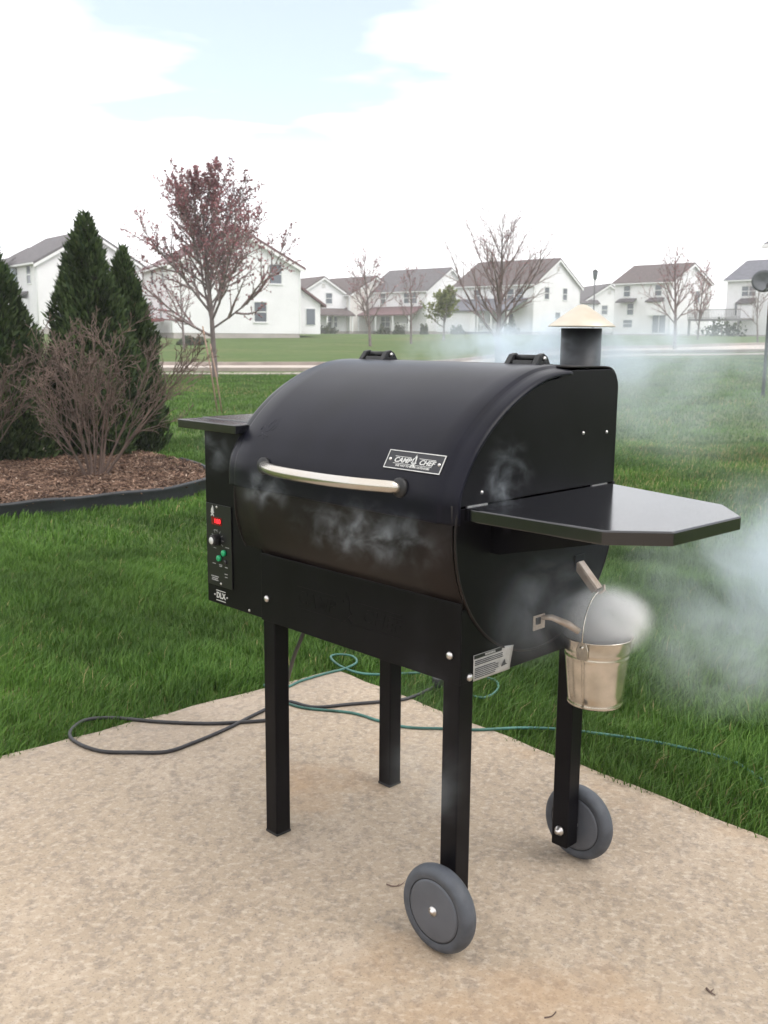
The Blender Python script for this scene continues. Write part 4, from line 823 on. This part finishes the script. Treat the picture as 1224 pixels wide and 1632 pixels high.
for a, b in ((-0.166, 0.731), (-0.155, 0.553)):
    mb = MB(); mb.lathe([(0.0032, -0.001), (0.0026, -0.0025), (0.0, -0.003)], 10, 'y', (a, 0, b)); mb.build('screw', M['zinc'], hop)
mb = MB(); mb.lathe([(0.0034, 0.002), (0.0028, 0.0), (0.0, -0.0005)], 10, 'y', (-0.052, 0, 0.5105)); mb.build('screw', M['zinc'], hop)
mb = MB(); text_mb('DLX', 0.019, Matrix.Translation((-0.160, 0.0014, 0.5225)) @ BM, 0.0006, xs=0.95, mb=mb)
mb.box(-0.178, -0.142, 0.0006, 0.0016, 0.5335, 0.5350); mb.box(-0.178, -0.142, 0.0006, 0.0016, 0.5100, 0.5115)
mb.lathe([(0.0022, 0.002), (0.002, 0.0004), (0.0, 0.0)], 8, 'y', (-0.184, 0, 0.5225)); mb.lathe([(0.0022, 0.002), (0.002, 0.0004), (0.0, 0.0)], 8, 'y', (-0.136, 0, 0.5225)); mb.build('badge', M['print'], hop)
# chimney
cx_, cy_ = 0.428, 0.545
mb = MB(); mb.lathe([(0.0435, 0.90), (0.0435, 1.137), (0.0415, 1.137), (0.0415, 0.90)], 32, 'z', (cx_, cy_, 0), closed=True); ch = mb.build('chimney', M['sheet'], G)
mb = MB(); mb.lathe([(0.0, 0.90), (0.0435, 0.90)], 32, 'z', (cx_, cy_, 0), closed=True); mb.tube([(cx_, 0.46, 0.93), (cx_, 0.52, 0.93)], 0.036, 20); mb.build('flue_elbow', M['sheet'], ch)
mb = MB(); mb.lathe([(0.0715, 1.1405), (0.0720, 1.1415), (0.0700, 1.1440), (0.0350, 1.1690), (0.0100, 1.1860), (0.0, 1.1880), (0.0, 1.1868), (0.0350, 1.1676), (0.0690, 1.1420), (0.0715, 1.1405)], 40, 'z', (cx_, cy_, 0), closed=True); mb.build('chimney_cap', M['cap'], ch)
# warning sticker, its corner peeling
SM = Matrix.Translation((0.5776, 0.032, 0.5015)) @ Matrix(((0, 0, 1, 0), (1, 0, 0, 0), (0, 1, 0, 0), (0, 0, 0, 1)))    # X along +y, Y up, Z out (+x)
nx_, ny_ = 14, 8; rows = []
for j in range(ny_ + 1):
    r_ = []
    for i in range(nx_ + 1):
        a, b = i / nx_, j / ny_; lift = 0.010 * max(0, a - 0.78) / 0.22 * max(0, b - 0.1); r_.append(SM @ Vector((0.104 * a, 0.049 * b, 0.0006 + lift + (0.0015 * (1 - b) * a))))
    rows.append(r_)
mb = MB(); mb.grid(rows); stk = mb.build('warning_label', M['paper'], G, solid=0.0004)
mb = MB(); mb.box(0.001, 0.080, 0.0415, 0.0482, 0.0006, 0.0012, SM); mb.build('label_header', M['plate'], stk)
mb = MB(); text_mb('WARNING', 0.0062, SM @ Matrix.Translation((0.046, 0.0449, 0.0014)), 0.0001, mb=mb); mb.build('label_heading', M['print'], stk)
mb = MB(); R = random.Random(4)
for k_ in range(10):
    if k_ == 3: continue
    x_ = 0.003
    while x_ < (0.082 if k_ < 3 else 0.066 - 0.012 * R.random()):
        w2 = R.uniform(0.004, 0.011); mb.box(x_, x_ + w2, 0.0365 - 0.0035 * k_, 0.0378 - 0.0035 * k_, 0.0012, 0.0021, SM); x_ += w2 + 0.0012
mb.build('label_text', M['ink'], stk)
mb = MB(); mb.prism([(0, 0), (0.010, 0.012), (0.012, 0.004), (0.018, 0.002)], 0.0022, 0.0030); mb.v = [tuple(SM @ (Vector(p) + Vector((0.076, 0.012, 0.0014)))) for p in mb.v]; mb.build('label_pictogram', M['ink'], stk)
# drip spout and clean-out lever on the right end
mb = MB(); D0, D1 = Vector((0.579, 0.350, 0.672)), Vector((0.626, 0.350, 0.626)); dd = (D1 - D0).normalized(); upn = Vector((dd.z * -1, 0, dd.x)); hw = 0.0105
cs = [(-hw, -0.008), (-hw, 0.004), (-hw * 0.8, 0.006), (hw * 0.8, 0.006), (hw, 0.004), (hw, -0.008)]
mb.grid([[D0 + Vector((0, a, 0)) + upn * b for a, b in cs], [D1 + Vector((0, a, 0)) + upn * b for a, b in cs]], False); sp = mb.build('drip_spout', M['rusty'], G, solid=0.0015)
mb = MB(); mb.box(0.5785, 0.5815, 0.333, 0.367, 0.655, 0.690); mb.build('spout_flange', M['powder_flat'], sp, bevel=0.001)
mb = MB(); mb.tube([(0.622, 0.345, 0.625), (0.631, 0.350, 0.620), (0.638, 0.354, 0.628), (0.634, 0.358, 0.636)], 0.0032, 8); mb.build('bucket_hook', M['rusty'], sp)
mb = MB(); mb.box(0.5815, 0.5845, 0.200, 0.236, 0.563, 0.592); lv = mb.build('cleanout_latch', M['rusty'], G, bevel=0.001)
mb = MB(); mb.tube([(0.583, 0.225, 0.585), (0.60, 0.235, 0.587), (0.625, 0.255, 0.574), (0.640, 0.27, 0.560)], [0.004, 0.006, 0.007, 0.006], 8); mb.build('latch_lever', M['rusty'], lv)
mb = MB(); mb.box(0.5845, 0.5875, 0.206, 0.218, 0.575, 0.588); mb.build('latch_slot', M['blacksteel'], lv)

# ------------------------------------------------------------------ the drip bucket
BC = GM @ Vector((0.632, 0.3485, 0.0)); z0, hB, rt, rb = 0.396, 0.140, 0.0675, 0.0535
B = empty('drip_bucket', (BC.x, BC.y, z0)); tag(B, 'small galvanised metal bucket hanging from the grill spout, smoke rising from it', 'bucket')
pr = [(0.0, 0.004), (rb - 0.001, 0.003), (rb + 0.001, 0.0), (rb + 0.0022, 0.002), (rb + 0.0012, 0.006), (rb + 0.0005, 0.010)]
for s_ in np.linspace(0.08, 0.66, 6): pr.append((rb + (rt - rb) * s_, hB * s_))
for s_ in (0.70, 0.72, 0.74, 0.76, 0.78, 0.80, 0.82): pr.append((rb + (rt - rb) * s_ + 0.0008 * math.sin((s_ - 0.70) / 0.02 * 1.57), hB * s_))
pr += [(rt - 0.0005, hB * 0.97), (rt + 0.0012, hB * 0.985), (rt + 0.0022, hB * 0.995), (rt + 0.0008, hB * 1.005), (rt - 0.0012, hB * 0.99)] + [(rb + (rt - rb) * s_ - 0.0012, hB * s_) for s_ in (0.9, 0.5, 0.08)] + [(0.0, 0.006)]
mb = MB(); mb.lathe(pr, 56, closed=True); mb.build('pail', M['galv'], B)
va = math.atan2(-BC.y, -BC.x)          # towards where the seam and one ear show
sa = va - 0.42
mb = MB(); mb.tube([((rb + (rt - rb) * s_ + 0.0012) * math.cos(sa), (rb + (rt - rb) * s_ + 0.0012) * math.sin(sa), hB * s_ + 0.003) and Vector(((rb + (rt - rb) * s_ + 0.0008) * math.cos(sa), (rb + (rt - rb) * s_ + 0.0008) * math.sin(sa), hB * s_ + 0.003)) for s_ in (0, 0.25, 0.5, 0.75, 0.96)], 0.0016, 6); mb.build('seam', M['galv'], B)
for ea in (sa, sa + math.pi):
    c_, s_ = math.cos(ea), math.sin(ea); r_ = rt + 0.001; T_ = Matrix.Translation((r_ * c_, r_ * s_, hB * 0.86)) @ Matrix.Rotation(ea + math.pi / 2, 4, 'Z')
    mb = MB(); mb.prism([(-0.011, -0.016), (0.011, -0.016), (0.013, 0.004), (0.007, 0.020), (-0.007, 0.020), (-0.013, 0.004)], -0.002, 0.002, 'y'); mb.v = [tuple(T_ @ Vector(p)) for p in mb.v]; ear = mb.build('ear', M['galv'], B, bevel=0.0008)
    mb = MB(); mb.tube([T_ @ Vector((0, -0.006, 0.010)), T_ @ Vector((0, 0.006, 0.010))], 0.0035, 8); mb.build('rivet', M['galv'], ear)
bp2 = []
ctr = Vector((0, 0, hB * 0.93)); tip = (GM @ Vector((0.631, 0.350, 0.6245))) - Vector((BC.x, BC.y, z0))
A_ = Vector(((rt + .004) * math.cos(sa), (rt + .004) * math.sin(sa), hB * 0.92)); B_ = -A_; B_.z = A_.z
for k_ in range(25):
    s_ = k_ / 24; w2 = math.sin(math.pi * s_) ** 0.75; q = A_.lerp(B_, 0.5 - 0.5 * math.cos(math.pi * s_)); top = Vector((tip.x, tip.y, 0)) * (w2 ** 2); bp2.append(Vector((q.x + top.x * 0.9, q.y + top.y * 0.9, A_.z + (tip.z - A_.z) * w2)))
mb = MB(); mb.tube(bp2, 0.0016, 8); mb.build('bail_handle', M['galv'], B)

# ------------------------------------------------------------------ cords on the patio
def cord(name, px_pts, r_, mat, label, z=None, n=90, cat='cord', group=None, pre=()):
    pts = [Vector(gp(u, v, r_)) for u, v in px_pts]
    c_ = list(pre) + curve_pts([tuple(p) for p in pts], n)
    mb = MB(); mb.tube([(p[0], p[1], p[2]) for p in c_], r_, 8); return tag(mb.build(name, mat), label, cat, group)
down = curve_pts([at(486, 1002, 2.40), at(479, 1020, 2.42), at(468, 1048, 2.50), at(459, 1082, 2.66), at(452, 1112, 2.78), gp(447, 1140, 0.0052)], 30)
cord('power_cord', [(446, 1146), (400, 1150), (330, 1153), (250, 1150), (180, 1144), (135, 1148), (112, 1166), (120, 1182), (160, 1197), (215, 1199), (265, 1198), (305, 1185), (360, 1162), (410, 1137), (455, 1118), (500, 1127), (560, 1122), (610, 1118), (650, 1113), (685, 1098), (700, 1088)], 0.0052, M['cord'],
     'black rubber power cord looping over the patio beside the front leg', pre=down[:-1])
plug = gp(704, 1085, 0.02); pe = empty('cord_plug', plug, 0.4); mb = MB(); mb.box(-0.03, 0.03, -0.016, 0.016, -0.018, 0.016); mb.build('plug_body', M['cord'], pe, bevel=0.006)
mb = MB(); mb.box(0.03, 0.05, -0.010, 0.010, -0.008, 0.008); mb.build('socket_end', M['cord'], pe, bevel=0.003); tag(pe, 'black cord connector lying in the grass behind the grill', 'plug')
cord('extension_cord', [(420, 1092), (455, 1095), (480, 1085), (520, 1073), (548, 1066), (568, 1056), (562, 1046), (540, 1043), (527, 1047), (540, 1060), (570, 1072), (605, 1075), (650, 1073), (700, 1072), (760, 1078), (790, 1085), (792, 1100), (770, 1112), (740, 1105)], 0.0042, M['gcord'], 'thin green cord with a small loop in the grass behind the grill')
cord('extension_cord', [(440, 1115), (458, 1121), (490, 1129), (560, 1136), (605, 1149), (650, 1159), (700, 1161), (760, 1163), (830, 1160), (890, 1162), (960, 1170), (1030, 1180), (1090, 1192), (1150, 1207), (1185, 1222), (1224, 1250), (1300, 1300)], 0.0042, M['gcord'], 'green cord crossing the patio behind the wheels into the lawn')

# ------------------------------------------------------------------ bits lying on the patio
for nm, px_, r_, lb in (('dry_twig', [(616, 1409), (626, 1412), (637, 1411), (645, 1405)], 0.0016, 'thin dark twig lying beside the front wheel'),
                        ('dry_twig', [(1126, 1575), (1132, 1581), (1140, 1586)], 0.0024, 'short thick dark twig lying alone on open concrete'),
                        ('grass_clipping', [(868, 1622), (880, 1619), (886, 1612)], 0.0014, 'curled dry grass clipping on the open patio')):
    pts = [Vector(gp(u, v, r_)) for u, v in px_]; mb = MB(); c_ = curve_pts([tuple(p) for p in pts], 10); mb.tube(c_, [r_ * (1.0 - 0.6 * k_ / 10) for k_ in range(11)], 6); sk_ = c_[5]
    mb.tube([sk_, sk_ + Vector((0.008, 0.006, 0.002))], [r_ * 0.6, r_ * 0.3], 5); tag(mb.build(nm, M['shrubtwig']), lb, 'debris')

# ------------------------------------------------------------------ smoke
def smoke(center, size, rot, dens, nscale, lo, hi, label=None, stretch=(1, 1, 1), col=(0.85, 0.93, 1.0), aniso=0.2, fall=1.0, step=0.5, seed=0.0, power=1.0):
    m = bpy.data.materials.new('smoke_volume'); m.use_nodes = True; t = m.node_tree; t.nodes.clear()
    o_ = N(t, 'ShaderNodeOutputMaterial'); pv = N(t, 'ShaderNodeVolumePrincipled'); t.links.new(pv.outputs[0], o_.inputs['Volume'])
    pv.inputs['Color'].default_value = col + (1,); pv.inputs['Anisotropy'].default_value = aniso; pv.inputs['Density Attribute'].default_value = ''
    co = N(t, 'ShaderNodeTexCoord'); ln_ = N(t, 'ShaderNodeVectorMath', operation='LENGTH')
    # falloff: 1 in the middle, 0 at the hull (object is a unit ball scaled to size)
    t.links.new(co.outputs['Object'], ln_.inputs[0])
    fo = N(t, 'ShaderNodeMapRange', interpolation_type='SMOOTHERSTEP'); fo.inputs['From Min'].default_value = 1.0; fo.inputs['From Max'].default_value = 1.0 - fall
    t.links.new(ln_.outputs['Value'], fo.inputs[0])
    g_ = N(t, 'ShaderNodeNewGeometry'); mp_ = N(t, 'ShaderNodeMapping'); mp_.inputs['Scale'].default_value = stretch; mp_.inputs['Location'].default_value = (seed, seed * 2.3, -seed)
    mp_.inputs['Rotation'].default_value = (0, 0.5, rot)
    t.links.new(g_.outputs['Position'], mp_.inputs[0])
    n1 = N(t, 'ShaderNodeTexNoise'); n1.inputs['Scale'].default_value = nscale; n1.inputs['Detail'].default_value = 6.0; n1.inputs['Roughness'].default_value = 0.6; n1.inputs['Distortion'].default_value = 0.45
    t.links.new(mp_.outputs[0], n1.inputs['Vector'])
    mr = N(t, 'ShaderNodeMapRange', interpolation_type='SMOOTHSTEP'); mr.inputs['From Min'].default_value = lo; mr.inputs['From Max'].default_value = hi
    t.links.new(n1.outputs[0], mr.inputs[0])
    a = N(t, 'ShaderNodeMath', operation='MULTIPLY'); t.links.new(fo.outputs[0], a.inputs[0]); t.links.new(mr.outputs[0], a.inputs[1])
    b = N(t, 'ShaderNodeMath', operation='MULTIPLY'); t.links.new(a.outputs[0], b.inputs[0]); b.inputs[1].default_value = dens; t.links.new(b.outputs[0], pv.inputs['Density'])
    try: m.cycles.volume_step_rate = step
    except Exception: pass
    bm = bmesh.new(); bmesh.ops.create_icosphere(bm, subdivisions=3, radius=1.02); me = bpy.data.meshes.new('smoke'); bm.to_mesh(me); bm.free(); me.materials.append(m)
    o = bpy.data.objects.new('smoke', me); COL.objects.link(o); o.location = center; o.scale = size; o.rotation_euler = (0, 0, rot)
    return tag(o, label, 'smoke', kind='stuff')
def gl(x_, y_, z_): return tuple(GM @ Vector((x_, y_, z_)))
# the thick puff over the bucket
pb = (BC.x + 0.015, BC.y, z0 + hB + 0.030)
smoke(pb, (0.112, 0.086, 0.084), 0, 60, 17, 0.28, 0.60, 'dense white smoke billowing out of the hanging bucket', fall=0.8, seed=1.0, col=(0.995, 0.995, 0.995))
smoke((BC.x - 0.14, BC.y - 0.09, z0 + hB + 0.075), (0.27, 0.09, 0.14), 0.3, 9, 9, 0.36, 0.72, 'thin smoke curling past the end panel above the bucket', fall=1.0, seed=3.1)
smoke((BC.x + 0.42, BC.y + 0.18, z0 + hB + 0.10), (0.50, 0.32, 0.26), -0.1, 6.5, 5.0, 0.38, 0.72, 'drifting grey smoke trailing away from the bucket over the lawn', fall=1.0, seed=5.2)
smoke((BC.x + 0.30, BC.y + 0.04, z0 + hB - 0.06), (0.32, 0.20, 0.16), 0.1, 4.6, 7, 0.40, 0.72, 'low smoke sinking beside the bucket', fall=1.0, seed=7.7)
smoke((1.35, 4.2, 0.90), (1.15, 0.9, 0.42), 0.1, 1.5, 2.3, 0.38, 0.72, 'wide veil of smoke drifting over the right hand lawn', fall=1.0, seed=9.4)
# wisps from under the lid
smoke(gl(0.40, -0.075, 0.765), (0.27, 0.045, 0.080), YAW, 12, 26, 0.46, 0.72, 'wispy smoke leaking along the front seam under the handle', fall=1.0, seed=11.0, step=0.3)
smoke(gl(0.09, -0.060, 0.805), (0.10, 0.035, 0.060), YAW, 12, 28, 0.44, 0.70, 'small wisp of smoke below the left end of the handle', fall=1.0, seed=13.3)
smoke(gl(0.62, 0.06, 0.86), (0.035, 0.085, 0.12), YAW, 11, 28, 0.46, 0.70, 'thin smoke rising up the right end plate', fall=1.0, seed=15.7)
smoke(gl(-0.13, -0.035, 0.86), (0.10, 0.030, 0.07), YAW, 8, 22, 0.44, 0.76, 'faint smoke in front of the hopper', fall=1.0, seed=17.9)
smoke(gl(0.56, -0.07, 0.36), (0.12, 0.06, 0.30), YAW, 4, 7, 0.40, 0.74, 'faint haze of smoke before the wheeled front leg', fall=1.0, seed=19.1)
# behind the lid and round the chimney
smoke(gl(0.30, 0.62, 1.085), (0.62, 0.16, 0.125), YAW, 24, 9, 0.38, 0.70, 'blue smoke hanging behind the lid and round the chimney', fall=1.0, seed=21.5)
smoke(gl(0.41, 0.47, 1.095), (0.10, 0.035, 0.055), YAW, 11, 22, 0.38, 0.70, 'pale wisp of smoke across the flue pipe below the cap', fall=1.0, seed=27.2)
smoke(gl(-0.10, 0.62, 0.985), (0.22, 0.13, 0.10), YAW, 7, 11, 0.40, 0.70, 'light smoke rising behind the hopper lid', fall=1.0, seed=23.2)

# ------------------------------------------------------------------ thin haze box added to stand in for lens glare paling the distance
m = bpy.data.materials.new('glare_haze'); m.use_nodes = True; t = m.node_tree; t.nodes.clear()
o_ = N(t, 'ShaderNodeOutputMaterial'); pv = N(t, 'ShaderNodeVolumePrincipled'); t.links.new(pv.outputs[0], o_.inputs['Volume'])
pv.inputs['Color'].default_value = (0.97, 0.97, 1.0, 1); pv.inputs['Density'].default_value = 0.0012; pv.inputs['Density Attribute'].default_value = ''
mb = MB(); mb.box(-720, 720, -170, 1220, -2.5, 14.0); tag(mb.build('haze', m), kind='stuff')  # veiling glare of the bright sky, built as a volume
